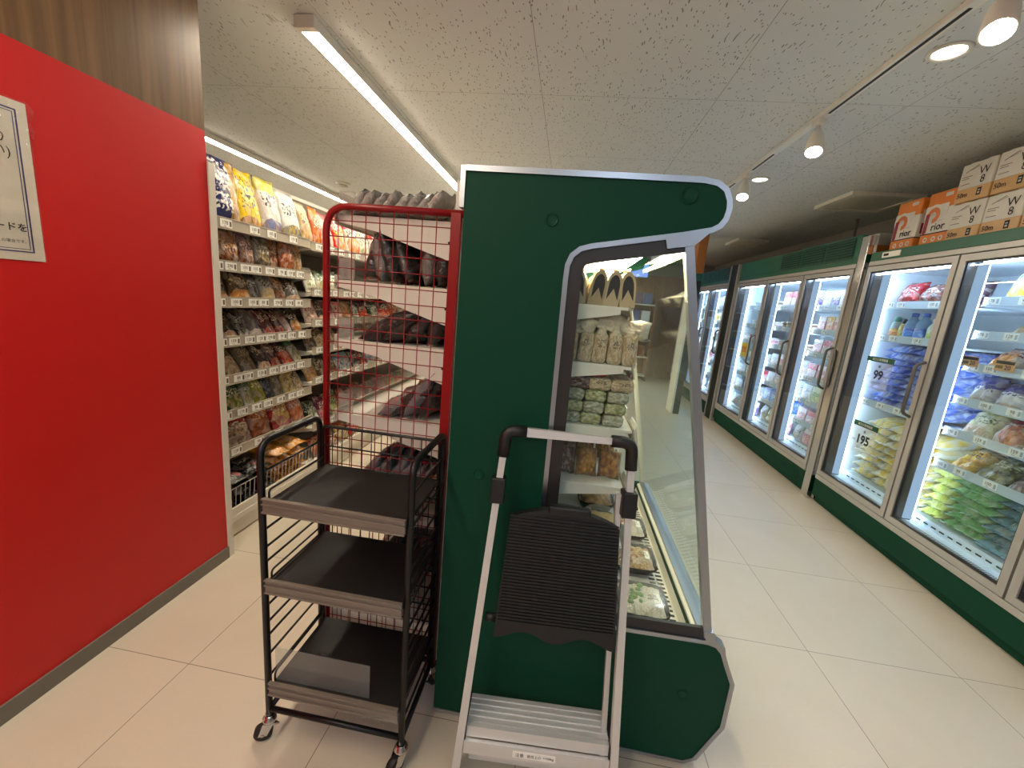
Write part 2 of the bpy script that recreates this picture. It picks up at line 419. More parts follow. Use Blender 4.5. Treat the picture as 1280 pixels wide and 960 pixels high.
# lighting track
XT = 1.205
t = thing('lighting_track', 'white ceiling lighting track with dark slot above the freezer aisle', 'lighting track', (XT, 4, ZC))
MB().box(XT-.02, XT+.02, -1.2, 7.2, ZC-.022, ZC-.0005).build('rail', m_white, t)
sl = MB()
for a, b in ((-1.2, 1.3), (1.76, 2.52), (3.1, 3.42), (3.74, 4.4), (4.8, 7.2)): sl.box(XT-.006, XT+.006, a, b, ZC-.024, ZC-.021)
sl.build('slot', m_dark, t)
def spot(y, label, aim=(-.16, -.42, -1)):
    t = thing('track_spotlight', label, 'spotlight', (XT, y, ZC-.022), 'track spotlights')
    a = Vector(aim).normalized(); p0 = Vector((XT, y, ZC-.10)); p1 = p0 + a*.10
    MB().box(XT-.018, XT+.018, y-.035, y+.035, ZC-.05, ZC-.022, bev=.004).tube([(XT, y, ZC-.05), p0], .011, 10).build('mount', m_white, t)
    MB().tube([p0-a*.03, p0+a*.0, p0+a*.02, p1], [.02, .034, .038, .043], 18).build('lamp_body', m_white, t)
    lf = MB(); lf.tube([p1-a*.002, p1+a*.004], .037, 18).build('lamp_face', e_track, t)
    l = bpy.data.lights.new('spot', 'SPOT'); l.energy = 9; l.color = (.97, .98, 1); l.spot_size = R(85); l.spot_blend = .6; l.shadow_soft_size = .035
    lo = bpy.data.objects.new('spotlight_beam', l); COL.objects.link(lo); lo.location = p1+a*.02; lo.rotation_euler = a.to_track_quat('-Z', 'Y').to_euler()
spot(1.63, 'white track spotlight nearest the camera, at the top right corner', (-.3, -.45, -1))
spot(2.60, 'white track spotlight, second along the track, below the slot end')
spot(3.52, 'white track spotlight, third along the track, just beside the green canopy end')
def downlight(x, y, label):
    t = thing('downlight', label, 'ceiling light', (x, y, ZC), 'recessed downlights')
    MB().lathe([(.052, ZC+.0), (.070, ZC-.001), (.068, ZC-.006), (.055, ZC-.008), (.050, ZC-.002)], (x, y, 0), 28, cap=False).build('trim_ring', m_white, t)
    MB().lathe([(.051, ZC-.0005), (.051, ZC-.003)], (x, y, 0), 28).build('lamp_face', e_down, t)
    l = bpy.data.lights.new('down', 'SPOT'); l.energy = 8; l.color = (1, .93, .82); l.spot_size = R(100); l.spot_blend = .7; l.shadow_soft_size = .05
    lo = bpy.data.objects.new('downlight_beam', l); COL.objects.link(lo); lo.location = (x, y, ZC-.02)
downlight(1.358, 2.033, 'round recessed downlight beside the nearest track spotlight')
downlight(1.367, 3.687, 'round recessed downlight beside the green canopy end')
downlight(1.37, 6.9, 'small far downlight seen beside the wood post')
# smoke detector
t = thing('smoke_detector', 'round cream smoke detector on the ceiling above the red mesh rack', 'smoke detector', (-2.62, 4.545, ZC))
MB().lathe([(.075, ZC), (.075, ZC-.012), (.06, ZC-.02)], (-2.62, 4.545, 0), 24).build('base', m_white, t)
MB().lathe([(.045, ZC-.02), (.05, ZC-.035), (.035, ZC-.048), (.01, ZC-.052)], (-2.62, 4.545, 0), 20).build('sensor_dome', m_cream, t)
def vent(x0, x1, y0, y1, label):
    t = thing('ceiling_vent', label, 'vent', ((x0+x1)/2, (y0+y1)/2, ZC), 'square ceiling vents')
    MB().ribbon([(x0, y0), (x1, y0), (x1, y1), (x0, y1)], .05, ZC-.03, ZC-.0005, 'z').build('frame', m_white, t)
    MB().box(x0+.045, x1-.045, y0+.045, y1-.045, ZC-.022, ZC-.002).build('panel', m_cream, t)
vent(2.14, 2.68, 3.84, 4.37, 'square white ceiling vent above the freezers, the larger and nearer one')
vent(2.16, 2.55, 6.15, 6.65, 'square white ceiling vent above the freezers, the smaller and farther one')
MB().tube([(2.75, 4.75, 2.08), (2.75, 4.75, ZC-.001)], .014, 8).build('drop_pipe', m_grey)
tag(bpy.data.objects['drop_pipe'], 'thin grey pipe rising from the freezer top to the ceiling', 'pipe')

# ================================================================== POSTER ON RED WALL
PX = -1.5385
t = thing('notice_poster', 'laminated white notice with navy border taped on the red wall', 'poster', (PX, .9, 1.365))
pg = MB(); pts = [(.752, 1.365), (1.05, 1.365), (1.053, 1.784), (.752, 1.784)]
pg.box(PX-.0012, PX, .752, 1.051, 1.365, 1.784)
pg.build('sheet', mat('notice paper', (222, 214, 200), .5), t)
lf = MB(); n = 24; vs = {}
for i in range(n+1):
    for j in range(n+1):
        u, v = i/n, j/n; k_ = max(0, u*.9+v-1.35); ang = math.atan2(1.02-v, 1.05-u)
        vs[i, j] = lf.b.verts.new((PX+.0024+.022*k_*(1+.8*math.sin(ang*30)), .750+.303*u, 1.363+.423*v))
for i in range(n):
    for j in range(n): lf.b.faces.new((vs[i, j], vs[i+1, j], vs[i+1, j+1], vs[i, j+1])).smooth = True
lf.build('laminate_film', glassmat('laminating film', (252, 252, 250), 2.0, rough=.06, base=.07), t)
UX, UZ = (0, 1, 0), (0, 0, 1)
bd = MB()
for ins, wd in ((.022, .0035), (.030, .0016)):
    bd.ribbon([(.752+ins, 1.365+ins), (1.05-ins, 1.365+ins), (1.05-ins, 1.784-ins), (.752+ins, 1.784-ins)], wd, PX-.0002, PX+.0006, 'x')
bd.build('printed_border', m_navy, t)
tx = MB(); X0 = PX+.0003
tx.text('り', .034, (X0, .985, 1.682), UX, UZ).text('い)', .034, (X0, .985, 1.645), UX, UZ)
tx.text('る', .026, (X0, .955, 1.510), UX, UZ).text('記', .026, (X0, .952, 1.485), UX, UZ, bold=.01)
tx.text('コードを', .024, (X0, 1.017, 1.454), UX, UZ, 0, 'r', bold=.01)
tx.text('の場合です。', .010, (X0, 1.012, 1.416), UX, UZ, 0, 'r')
tx.build('printed_text', m_ink, t)
# ================================================================== PRICE TAGS
_TG = {}
PRICES = ['100', '128', '98', '105', '159', '178', '298', '88']
def tagmesh(txt, axis):
    # small paper tag with a price and a dark picture block; facing +X for axis 'x', -X for '-x'
    k = (txt, axis)
    if k in _TG: return _TG[k]
    s = 1 if axis == 'x' else -1
    b = MB(); b.box(-.0012, .0012, -.036, .036, -.019, .019)
    ux = (0, s, 0)
    b.text(txt, .024, (s*.0013, -.006*s, .002), ux, (0, 0, 1), 1, bold=.012)
    b.box(*sorted((s*.0011, s*.0016)), *sorted((s*.020, s*.032)), -.013, .011, 2)
    b.text('税込', .008, (s*.0013, -.008*s, -.0135), ux, (0, 0, 1), 1)
    o = b.build('price_tag', [m_paper, m_tagink, m_tagpic if s > 0 else m_tagpale]); me = o.data; bpy.data.objects.remove(o)
    _TG[k] = me; return me
def put_tags(parent, x, ys, z, axis, sc=1.0, off=0.0, org=None, yaw=0.0):
    for i, y in enumerate(ys):
        o = bpy.data.objects.new('price_tag', tagmesh(random.choice(PRICES), axis)); COL.objects.link(o)
        o.parent = parent; po = Vector(parent['_o']); o.location = Vector((x, y, z))-po
        o.scale = (1, sc, sc)

# ================================================================== PRODUCT MESHES
def pillow_bm(w, h, d, seed, nx=10, ny=12, seal=.06, wr=.007, both=True, bulge=.0):
    mb = MB(); rnd = Vector((seed*7.13, seed*3.7, seed*1.9)); b = mb.b; mb.norec = True
    V = [{}, {}]
    for sd in (0, 1):
        for i in range(nx+1):
            for j in range(ny+1):
                u, v = i/nx, j/ny; edge = i in (0, nx) or j in (0, ny)
                if sd == 1 and edge: V[1][i, j] = V[0][i, j]; continue
                s = (v-seal)/(1-2*seal)
                tv = max(0, 1-abs(2*s-1)**2.6)**.6 if 0 < s < 1 else 0
                tu = max(0, 1-abs(2*u-1)**2.6)**.6
                # fuller towards the bottom, as bags of snacks are
                tt = tu*tv*(1-bulge*(v-.4))
                nn = noise.noise(rnd+Vector((u*4.2, v*4.2, sd*9)))+.5*noise.noise(rnd+Vector((u*10, v*10, sd*9)))
                y = (d/2*tt + wr*nn*(.35+tt))*(-1 if sd == 0 else 1)
                if edge: y = wr*.7*noise.noise(rnd+Vector((u*3, v*3, 2)))
                x = (u-.5)*w*(1-.05*tv) ; z = v*h + wr*.5*noise.noise(rnd+Vector((u*3, v*6, 5)))
                if j in (0, ny): z += .003*math.sin(i*math.pi)*0
                V[sd][i, j] = b.verts.new((x, y, z))
    for sd in (0, 1):
        for i in range(nx):
            for j in range(ny):
                q = [(i, j), (i+1, j), (i+1, j+1), (i, j+1)]
                if sd: q = q[::-1]
                try: f = b.faces.new([V[sd][k] for k in q])
                except ValueError: continue
                f.smooth = True
                for l, k in zip(f.loops, q): l[mb.uv].uv = ((k[0]/nx) if sd == 0 else 1-k[0]/nx, k[1]/ny)
    return mb
_MC = {}
def pmesh(kind, dims, mats, seed=0):
    """mesh data for one product kind, cached"""
    key = (kind, dims, tuple(m.name for m in mats), seed)
    if key in _MC: return _MC[key]
    w, h, d = dims
    if kind == 'bag': mb = pillow_bm(w, h, d, seed)
    elif kind == 'flat': mb = pillow_bm(w, h, d, seed, seal=.09, wr=.009)
    elif kind == 'fat': mb = pillow_bm(w, h, d, seed, seal=.03, wr=.012, bulge=.4)
    elif kind == 'box':
        mb = MB(); mb.box(-w/2, w/2, -d/2, d/2, 0, h, bev=.003)
    elif kind == 'cup':
        mb = MB(); r = w/2
        mb.lathe([(r*.74, 0), (r*.78, h*.05), (r*.95, h*.86), (r*.95, h*.88)], seg=16).lathe([(r, h*.86), (r*1.02, h*.9), (r*1.0, h*.97), (r*.9, h)], seg=16, mi=1)
    elif kind == 'bottle':
        mb = MB(); r = w/2
        mb.lathe([(r*.9, 0), (r, h*.04), (r, h*.6), (r*.86, h*.7), (r*.42, h*.84), (r*.4, h*.88)], seg=16)
        mb.lathe([(r*.46, h*.88), (r*.46, h*.985), (r*.4, h)], seg=12, mi=1)
        mb.lathe([(r*1.01, h*.14), (r*1.01, h*.5)], seg=16, mi=2, cap=False)
    elif kind == 'squeeze':
        mb = MB(); r = w/2
        mb.lathe([(r*.9, 0), (r, h*.05), (r, h*.55), (r*.8, h*.74), (r*.5, h*.8)], seg=16)
        mb.lathe([(r*.62, h*.79), (r*.62, h*.9), (r*.5, h*.96), (r*.3, h)], seg=14, mi=1)
        mb.lathe([(r*1.01, h*.1), (r*1.01, h*.5)], seg=16, mi=2, cap=False)
    elif kind == 'roll':     # film-wrapped roll, lying
        mb = MB(); mb.box(-w/2, w/2, -d/2, d/2, 0, h, bev=h*.30)
        bmesh.ops.subdivide_edges(mb.b, edges=[e for e in mb.b.edges if e.calc_length() > .02], cuts=2, use_grid_fill=True)
        for v in mb.b.verts: v.co += Vector((1, .4, 1))*.0028*noise.noise(v.co*45+Vector((seed*3, 0, 0)))
        for f in mb.b.faces:
            f.smooth = True
            for l in f.loops: l[mb.uv].uv = (l.vert.co.x/w+.5, l.vert.co.z/h)
    elif kind == 'loaf':
        mb = MB(); mb.box(-w/2, w/2, -d/2, d/2, 0, h*.7, bev=min(w, d)*.22)
        k = 10
        rings = []
        for i in range(k+1):
            t_ = i/k; ring = []
            for q in range(12):
                a = 2*math.pi*q/12
                rr = (1-t_*.45)*(1+.35*noise.noise(Vector((seed*5+math.cos(a)*2, math.sin(a)*2, t_*4))))
                ring.append(mb.b.verts.new((math.cos(a)*w*.5*rr, math.sin(a)*d*.48*rr, h*(.66+.34*t_))))
            rings.append(ring)
        fs = []
        for i in range(k):
            for q in range(12): fs.append(mb.b.faces.new((rings[i][q], rings[i][(q+1) % 12], rings[i+1][(q+1) % 12], rings[i+1][q])))
        fs.append(mb.b.faces.new(rings[-1]))
        for f in fs: f.material_index = 1; f.smooth = True
    elif kind == 'wedge':    # arched film pack with a dark window
        mb = MB(); k = 10
        arc = [(-w/2, 0)] + [(-w/2*math.cos(math.pi*i/k)*1.0, h*.55+h*.45*math.sin(math.pi*i/k)) for i in range(k+1)] + [(w/2, 0)]
        mb.prism(arc, -d/2, d/2)
        arc2 = [(-w*.36, h*.18)] + [(-w*.36*math.cos(math.pi*i/k), h*.55+h*.33*math.sin(math.pi*i/k)) for i in range(k+1)] + [(w*.36, h*.18), (0, h*.5)]
        mb.prism(arc2, -d/2-.0015, -d/2+.001, mi=1)
        mb.tube([(0, 0, h*.98), (w*.3, .004, h*1.12)], (.012, .002), 6)
    o = mb.build('p', list(mats)); me = o.data; bpy.data.objects.remove(o)
    _MC[key] = me; return me
COUNT = {}
def product(name, me, loc, rot, label, cat, group, scale=1.0):
    o = bpy.data.objects.new(name, me); COL.objects.link(o)
    o.location = loc; o.rotation_euler = rot
    o.scale = (scale,)*3 if not isinstance(scale, tuple) else scale
    return tag(o, label, cat, group)
FX, FNX = R(90), R(-90)      # facing +X / facing -X

# ================================================================== LEFT SNACK RACK
XF = -1.70
def gondola_left(y0, y1, rails, label, basket, tagsper):
    t = thing('shelf_rack', label, 'shelf rack', (-1.9, (y0+y1)/2, 0), 'left aisle snack racks')
    MB().box(-2.12, -2.10, y0, y1, .1, 1.97).build('back_panel', m_perf, t)
    for ya in (y0, y1-.03): MB().box(-2.14, -2.10, ya, ya+.03, 0, 1.965).build('upright_post', m_cream, t)
    MB().box(-2.14, -2.095, y0, y1, 1.965, 1.99).build('top_rail', m_cream, t)
    MB().box(-2.11, -1.66, y0, y1, .0, .075).box(-1.665, -1.645, y0, y1, .012, .085).box(-2.11, -1.635, y0+.001, y1-.001, .085, .125, bev=.006).box(-1.652, -1.638, y0, y1, .125, .165).build('base_deck', m_cream, t)
    for i, z in enumerate(rails):
        s = MB().box(-2.10, XF-.004, y0+.003, y1-.003, z-.024, z-.008)
        for yy in (y0+.004, y1-.008): s.prism([(-2.10, z-.11), (-2.10, z-.01), (XF-.02, z-.01), (XF-.02, z-.028)], yy, yy+.004)
        s = s.build('shelf', m_cream, t)
        rl = MB().box(XF-.004, XF, y0+.004, y1-.004, z-.026, z+.026).box(XF-.004, XF+.006, y0+.004, y1-.004, z-.028, z-.022).box(XF-.003, XF+.004, y0+.004, y1-.004, z+.022, z+.027)
        rl.build('price_rail', m_rail, s)
        k = tagsper[i % len(tagsper)]+1
        ys = [y0+.06+(y1-y0-.1)*(q+.5*random.random()*.7)/k for q in range(k)]
        put_tags(s, XF+.0025, [y for y in ys if y > 1.78], z, 'x')
    if basket:
        b = MB()
        for yy in [y0+.02+i*(y1-y0-.04)/26 for i in range(27)]: b.tube([(-1.655, yy, .13), (-1.645, yy, .27)], .0022, 5)
        for zz in (.15, .27): b.tube([(-1.65, y0+.01, zz), (-1.65, y1-.01, zz)], .003, 5)
        b.build('wire_basket', mat('chromed wire', (190, 188, 182), .3, .8), t)
    return t
RA = [1.622, 1.42, 1.243, 1.043, .845, .655, .447]
RB = [1.612, 1.315, 1.11, .92, .705, .37]
gondola_left(1.664, 2.562, RA, 'cream snack rack beside the red wall end, seven shelves of snacks above a basket', True, [4, 8, 7, 8, 8, 7, 4])
gondola_left(2.566, 3.464, RB, 'cream snack rack behind the red mesh, second along from the red wall', True, [5, 6, 6, 6, 5])
gondola_left(3.468, 4.366, RB, 'cream snack rack in the far left aisle, third along from the red wall', False, [4])
gondola_left(4.37, 5.27, RB, 'cream snack rack in the far left aisle, fourth along from the red wall', False, [4])

# colours of packs: (description, material)
K = dict(
 navy=('navy blue', pack((30, 36, 92), (40, 46, 110), ((206, 168, 70), (150, 96, 40)), (236, 232, 226), .95, (.84, .45, .24, .6), inkbox=(.12, .66, .2, .95))),
 yellow=('bright yellow', pack((236, 200, 24), None, ((120, 76, 36), (222, 150, 60)), (70, 60, 30), .78, (.5, .08, .5, .14), inkbox=(.2, .85, .35, .85))),
 whitey=('white and lime', pack((224, 214, 204), (206, 196, 70), ((150, 90, 50), (120, 130, 170)), (60, 54, 54), .74, (.5, .12, .5, .16))),
 whiteb=('white and blue', pack((226, 222, 214), (222, 218, 210), ((196, 170, 60), (90, 96, 130)), (50, 56, 80), .8, (.5, .14, .5, .18))),
 beige=('cream', pack((214, 190, 140), (222, 206, 170), ((170, 120, 60), (224, 190, 130)), (110, 70, 40))),
 orange=('orange', pack((222, 112, 40), (232, 130, 50), ((226, 150, 60), (180, 70, 30)), (240, 226, 200))),
 redy=('red', pack((206, 24, 26), (196, 20, 24), ((220, 180, 60), (190, 60, 30)), (238, 206, 60), .7)),
 clearp=('pink and clear', pack((206, 176, 160), (222, 120, 120), ((180, 110, 90), (220, 200, 180)), (150, 50, 50))),
 orwhite=('white and orange', pack((226, 214, 196), (214, 60, 90), ((222, 110, 30), (240, 150, 50)), (60, 40, 40), .72)),
 wgreen=('white and green striped', pack((220, 216, 200), (232, 232, 226), ((120, 140, 60), (226, 220, 190)), (70, 80, 50))),
 redw=('red and white', pack((214, 206, 192), (206, 40, 34), ((206, 70, 40), (230, 190, 150)), (190, 30, 40), .66)),
 purplew=('purple and white', pack((206, 190, 206), (120, 70, 140), ((220, 200, 190), (150, 100, 150)), (90, 50, 110))),
 brown=('brown doughnut', pack((148, 92, 54), None, ((96, 52, 26), (170, 110, 66)), (214, 176, 130), .9, (.5, .3, .5, .4))),
 brpurple=('brown and mauve', pack((134, 84, 60), (120, 84, 96), ((110, 62, 36), (150, 100, 70)), (214, 196, 196))),
 olive=('olive grey', pack((104, 96, 74), (84, 78, 66), ((150, 124, 86), (80, 70, 50)), (200, 186, 160))),
 nut=('orange nut', pack((170, 100, 56), (110, 76, 44), ((196, 104, 54), (130, 66, 30)), None, .84, (.5, .42, .6, .44), fs=14.0)),
 tan=('tan biscuit', pack((190, 144, 88), (170, 126, 80), ((206, 160, 100), (150, 100, 56)), (100, 60, 30))),
 green=('green', pack((52, 96, 44), (38, 78, 36), ((190, 176, 90), (90, 120, 50)), (226, 220, 190))),
 moss=('moss green', pack((84, 84, 34), (60, 62, 28), ((150, 130, 50), (216, 140, 90)), (220, 206, 160), .8, (.5, .12, .5, .2))),
 brorange=('brown and orange', pack((92, 64, 34), (76, 52, 30), ((222, 140, 60), (236, 176, 96)), (206, 176, 110), .86, (.55, .18, .5, .2))),
 grey=('grey', pack((108, 106, 102), (90, 90, 88), ((150, 146, 140), (90, 86, 80)), (220, 216, 210))),
 greybis=('grey and white biscuit', pack((170, 166, 158), (132, 130, 126), ((232, 206, 156), (206, 170, 110)), (70, 60, 60), .7, (.5, .22, .46, .24))),
 dkbrown=('dark brown', pack((58, 36, 26), (48, 30, 24), ((206, 150, 110), (236, 206, 176)), (214, 190, 160), .86, (.5, .1, .6, .16))),
 choc=('chocolate brown stick', pack((70, 46, 34), (54, 36, 30), ((120, 84, 60), (64, 42, 32)), (190, 166, 140))),
 charcoal=('charcoal', pack((44, 42, 40), (58, 54, 52), ((210, 206, 196), (120, 116, 110)), (214, 210, 204), .9, (.6, .12, .5, .16))),
 whitelab=('grey with white label', pack((112, 108, 106), (92, 86, 84), ((236, 232, 226), (220, 214, 206)), None, .9, (.5, .1, .6, .16))),
 maroon=('maroon', pack((92, 22, 24), (76, 18, 22), ((206, 100, 50), (150, 40, 36)), (220, 196, 170), .9, (.5, .14, .5, .18))),
 pinkw=('pink and white', pack((170, 130, 120), (96, 70, 64), ((236, 224, 216), (206, 150, 150)), (150, 40, 60), .6)),
 blackor=('black and orange', pack((34, 28, 26), None, ((226, 120, 40), (226, 180, 110)), (220, 206, 190), .9, (.5, .25, .42, .28))),
 crbrown=('cream and brown', pack((206, 190, 150), (120, 90, 60), ((150, 100, 60), (220, 200, 160)), (96, 60, 40), .6)),
 redp=('red', pack((206, 52, 34), (72, 40, 40), ((226, 130, 60), (196, 44, 30)), (236, 214, 190), .5)),
 wgp=('white and green', pack((214, 216, 196), (60, 110, 56), ((220, 190, 150), (120, 150, 80)), (50, 90, 50), .66)),
 salmon=('salmon pink', pack((196, 100, 84), (206, 130, 116), ((236, 150, 90), (222, 120, 70)), (240, 220, 206), .7)),
 lime=('green and yellow', pack((150, 150, 46), (92, 116, 40), ((214, 190, 90), (96, 130, 44)), (236, 230, 170))),
 dnavy=('dark navy', pack((34, 38, 52), (28, 30, 44), ((90, 96, 110), (50, 54, 66)), (150, 160, 176))),
 gold=('cream and gold', pack((214, 190, 120), (196, 170, 100), ((120, 90, 40), (232, 210, 140)), (70, 56, 30))),
 redbig=('red and black', pack((150, 26, 22), (128, 22, 20), ((48, 36, 34), (190, 150, 120)), (226, 216, 206), .74, (.55, .34, .46, .34), fs=16.0)),
 rust=('rust orange', pack((172, 84, 36), (150, 66, 30), ((196, 110, 50), (150, 70, 36)), (226, 190, 140))),
 crimson=('crimson', pack((170, 20, 28), (150, 16, 24), ((230, 200, 110), (206, 120, 110)), (236, 226, 150), .8, (.5, .4, .42, .3))),
 blackbag=('black', pack((26, 24, 24), (32, 30, 30), ((190, 60, 60), (150, 146, 144)), (196, 190, 186), .9, (.7, .3, .2, .12))),
 golden=('golden orange', pack((216, 146, 40), (150, 150, 148), ((236, 176, 66), (170, 100, 30)), None, .82, (.5, .45, .6, .4))),
 cyanw=('white and pale blue', pack((206, 214, 214), (120, 176, 206), ((226, 222, 206), (96, 140, 176)), (50, 90, 130), .66)),
 magenta=('magenta', pack((150, 34, 74), (120, 28, 60), ((226, 150, 150), (180, 60, 90)), (236, 220, 226))),
 darkgrn=('dark green', pack((38, 64, 40), (30, 54, 36), ((226, 226, 210), (90, 130, 80)), (226, 226, 216), .9, (.6, .35, .4, .3))),
 grey2=('grey foil', pack((112, 106, 100), (96, 90, 86), None, None, .85, rough=.4)),
 silver=('grey foil', pack((160, 154, 144), (172, 166, 156), None, None, .85, rough=.4)),
 darkfoil=('black foil', pack((44, 40, 38), (50, 46, 43), ((150, 84, 50), (90, 60, 46)), None, .9, (.5, .02, .5, .06), rough=.4)),
 steel=('dark grey snack', pack((112, 108, 110), (80, 78, 82), ((170, 110, 90), (130, 124, 124)), (190, 186, 186), .9, (.6, .3, .3, .3), rough=.4)),
)
TOK = ['by the red wall end', 'behind the red mesh']
SHN = {0: 'top shelf', 1: 'second shelf', 2: 'third shelf', 3: 'fourth shelf', 4: 'fifth shelf', 5: 'sixth shelf', 6: 'seventh shelf'}
def row_left(z, items, y0, y1, h, dpt, tilt, where, noun='snack bag', group='snacks on the left rack', kind='bag', x=XF-.035):
    """items stand in a row facing the aisle, leaning back"""
    tot = sum(q[1] for q in items); y = y0
    n = 0
    for key, wt in items:
        wd = (y1-y0)*wt/tot; desc, m = K[key]
        hh = h*random.uniform(.93, 1.05); sd = random.randint(0, 3)
        me = pmesh(kind, (round(wd*1.04, 3), round(h, 3), dpt), [m], sd)
        tl = tilt+random.uniform(-.06, .06)
        product('snack_bag', me, (x-dpt*.3+random.uniform(-.006, .006), y+wd/2, z-.004), (-tl, random.uniform(-.04, .04), FX+random.uniform(-.1, .1)),
                f'{desc} {noun}, {ORD[n]} along, {where}', 'snack bag', group, (1, 1, hh/h))
        y += wd; n += 1
U1 = '{}, rack by the red wall'
row_left(RA[0], [('navy', 1.2), ('yellow', 1.05), ('whitey', 1.1), ('whiteb', 1.1)], 1.86, 2.56, .315, .07, .22, U1.format('top shelf'), 'large snack bag')
row_left(RA[1], [('olive', .6), ('brown', 1.3), ('brpurple', 1), ('olive', 1), ('brown', .7), ('nut', 1.2), ('tan', .8)], 1.80, 2.55, .195, .06, .14, U1.format('second shelf'), 'snack pouch')
row_left(RA[2], [('moss', 1.3), ('brorange', 1.2), ('grey', .7), ('greybis', 1), ('brown', .8), ('dkbrown', 1.3)], 1.80, 2.54, .18, .05, .40, U1.format('third shelf'), 'snack pouch')
row_left(RA[3], [('choc', 1), ('dkbrown', 1), ('charcoal', 1), ('whitelab', 1), ('maroon', 1.1), ('maroon', .8), ('pinkw', .7), ('blackor', 1)], 1.80, 2.54, .195, .04, .60, U1.format('fourth shelf'), 'snack pouch')
row_left(RA[4], [('choc', 1.1), ('crbrown', 1), ('olive', 1.2), ('dkbrown', 1), ('maroon', 1), ('redp', 1), ('wgp', .8)], 1.80, 2.54, .20, .04, .60, U1.format('fifth shelf'), 'snack pouch')
row_left(RA[5], [('salmon', 1), ('green', 1.3), ('wgp', .8), ('lime', 1.1), ('dnavy', .7), ('olive', .9), ('gold', 1.1), ('crbrown', .9)], 1.80, 2.55, .175, .05, .45, U1.format('sixth shelf'), 'snack pouch')
row_left(RA[6], [('redbig', 1.9), ('rust', 1.1), ('crimson', 1.3), ('salmon', .9)], 1.80, 2.55, .195, .06, .42, U1.format('lowest shelf'), 'snack bag')
U2 = '{}, second left rack'
row_left(RB[0], [('beige', .7), ('orange', .6), ('clearp', 1), ('redy', 1.1), ('orwhite', 1.3), ('wgreen', 1)], 2.58, 3.45, .27, .06, .22, U2.format('top shelf'), 'large snack bag')
row_left(RB[1], [('wgreen', .8), ('wgp', .8), ('wgreen', 1), ('grey', .8), ('grey', 1), ('olive', 1)], 2.58, 3.45, .17, .05, .3, U2.format('second shelf'), 'snack pouch')
row_left(RB[2], [('clearp', 1), ('dkbrown', .7), ('pinkw', 1), ('clearp', .9), ('tan', .8), ('darkgrn', 1.1), ('redp', 1)], 2.58, 3.45, .16, .05, .35, U2.format('third shelf'), 'snack pouch')
row_left(RB[3], [('choc', .8), ('crbrown', 1), ('crbrown', .8), ('dkbrown', 1), ('gold', 1), ('crbrown', .9)], 2.58, 3.45, .16, .04, .5, U2.format('fourth shelf'), 'snack pouch')
row_left(RB[4], [('tan', 1), ('olive', 1), ('olive', .9), ('cyanw', 1), ('cyanw', .8), ('charcoal', .9), ('maroon', 1)], 2.58, 3.45, .17, .04, .5, U2.format('fifth shelf'), 'snack pouch')
row_left(RB[5], [('darkgrn', 1), ('magenta', .9), ('green', 1), ('rust', .7), ('maroon', 1), ('pinkw', 1)], 2.58, 3.45, .19, .05, .4, U2.format('lowest shelf'), 'snack bag')
U3 = '{}, third left rack'
row_left(RB[0], [('redw', 1), ('purplew', 1), ('wgreen', 1), ('cyanw', 1)], 3.48, 4.35, .26, .06, .22, U3.format('top shelf'), 'large snack bag')
for ri, its in ((1, ('grey', 'wgp', 'olive', 'clearp')), (2, ('darkgrn', 'redp', 'rust', 'clearp')), (3, ('gold', 'crbrown', 'wgp', 'cyanw')), (4, ('cyanw', 'charcoal', 'maroon', 'redp', 'tan')), (5, ('maroon', 'magenta', 'lime', 'redp'))):
    row_left(RB[ri], [(k_, 1) for k_ in its], 3.48, 4.35, .17, .05, .42, U3.format(SHN[ri]), 'snack pouch')
# lying stacks in the basket
def stack(key, y0, cols, rows, wd, ln, th, z0, x0, rz, noun, where, group, name='snack_bag', cat='snack bag', jit=.02, dx=0.0, kind='flat', tilt=.0):
    n = 0
    for c in range(cols):
        for r_ in range(rows):
            desc, m = K[key]
            me = pmesh(kind, (wd, ln, th*1.5), [m], (c*3+r_) % 4)
            product(name, me, (x0+random.uniform(-jit, jit)*.4+dx*r_, y0+c*wd*1.0+random.uniform(-jit, jit)*.5, z0+th*r_+th*.6), (-R(88)+tilt+random.uniform(-.06, .06), random.uniform(-.08, .08), rz+random.uniform(-.1, .1)),
                    f'{desc} {noun}, {ORD[r_]} layer, {ORD[c]} stack, {where}', cat, group)
stack('blackbag', 1.86, 2, 5, .17, .22, .036, .125, -1.66, FX, 'snack bag', 'basket by the red wall', 'black bags in the wire basket')
stack('golden', 2.22, 2, 5, .15, .22, .042, .125, -1.665, FX, 'snack bag', 'basket by the red wall', 'golden bags in the wire basket')
row_left(.145, [('rust', 1), ('tan', 1), ('gold', 1), ('redp', 1), ('lime', 1)], 2.6, 3.42, .15, .06, .5, 'basket, second left rack', 'snack pouch', x=-1.70)
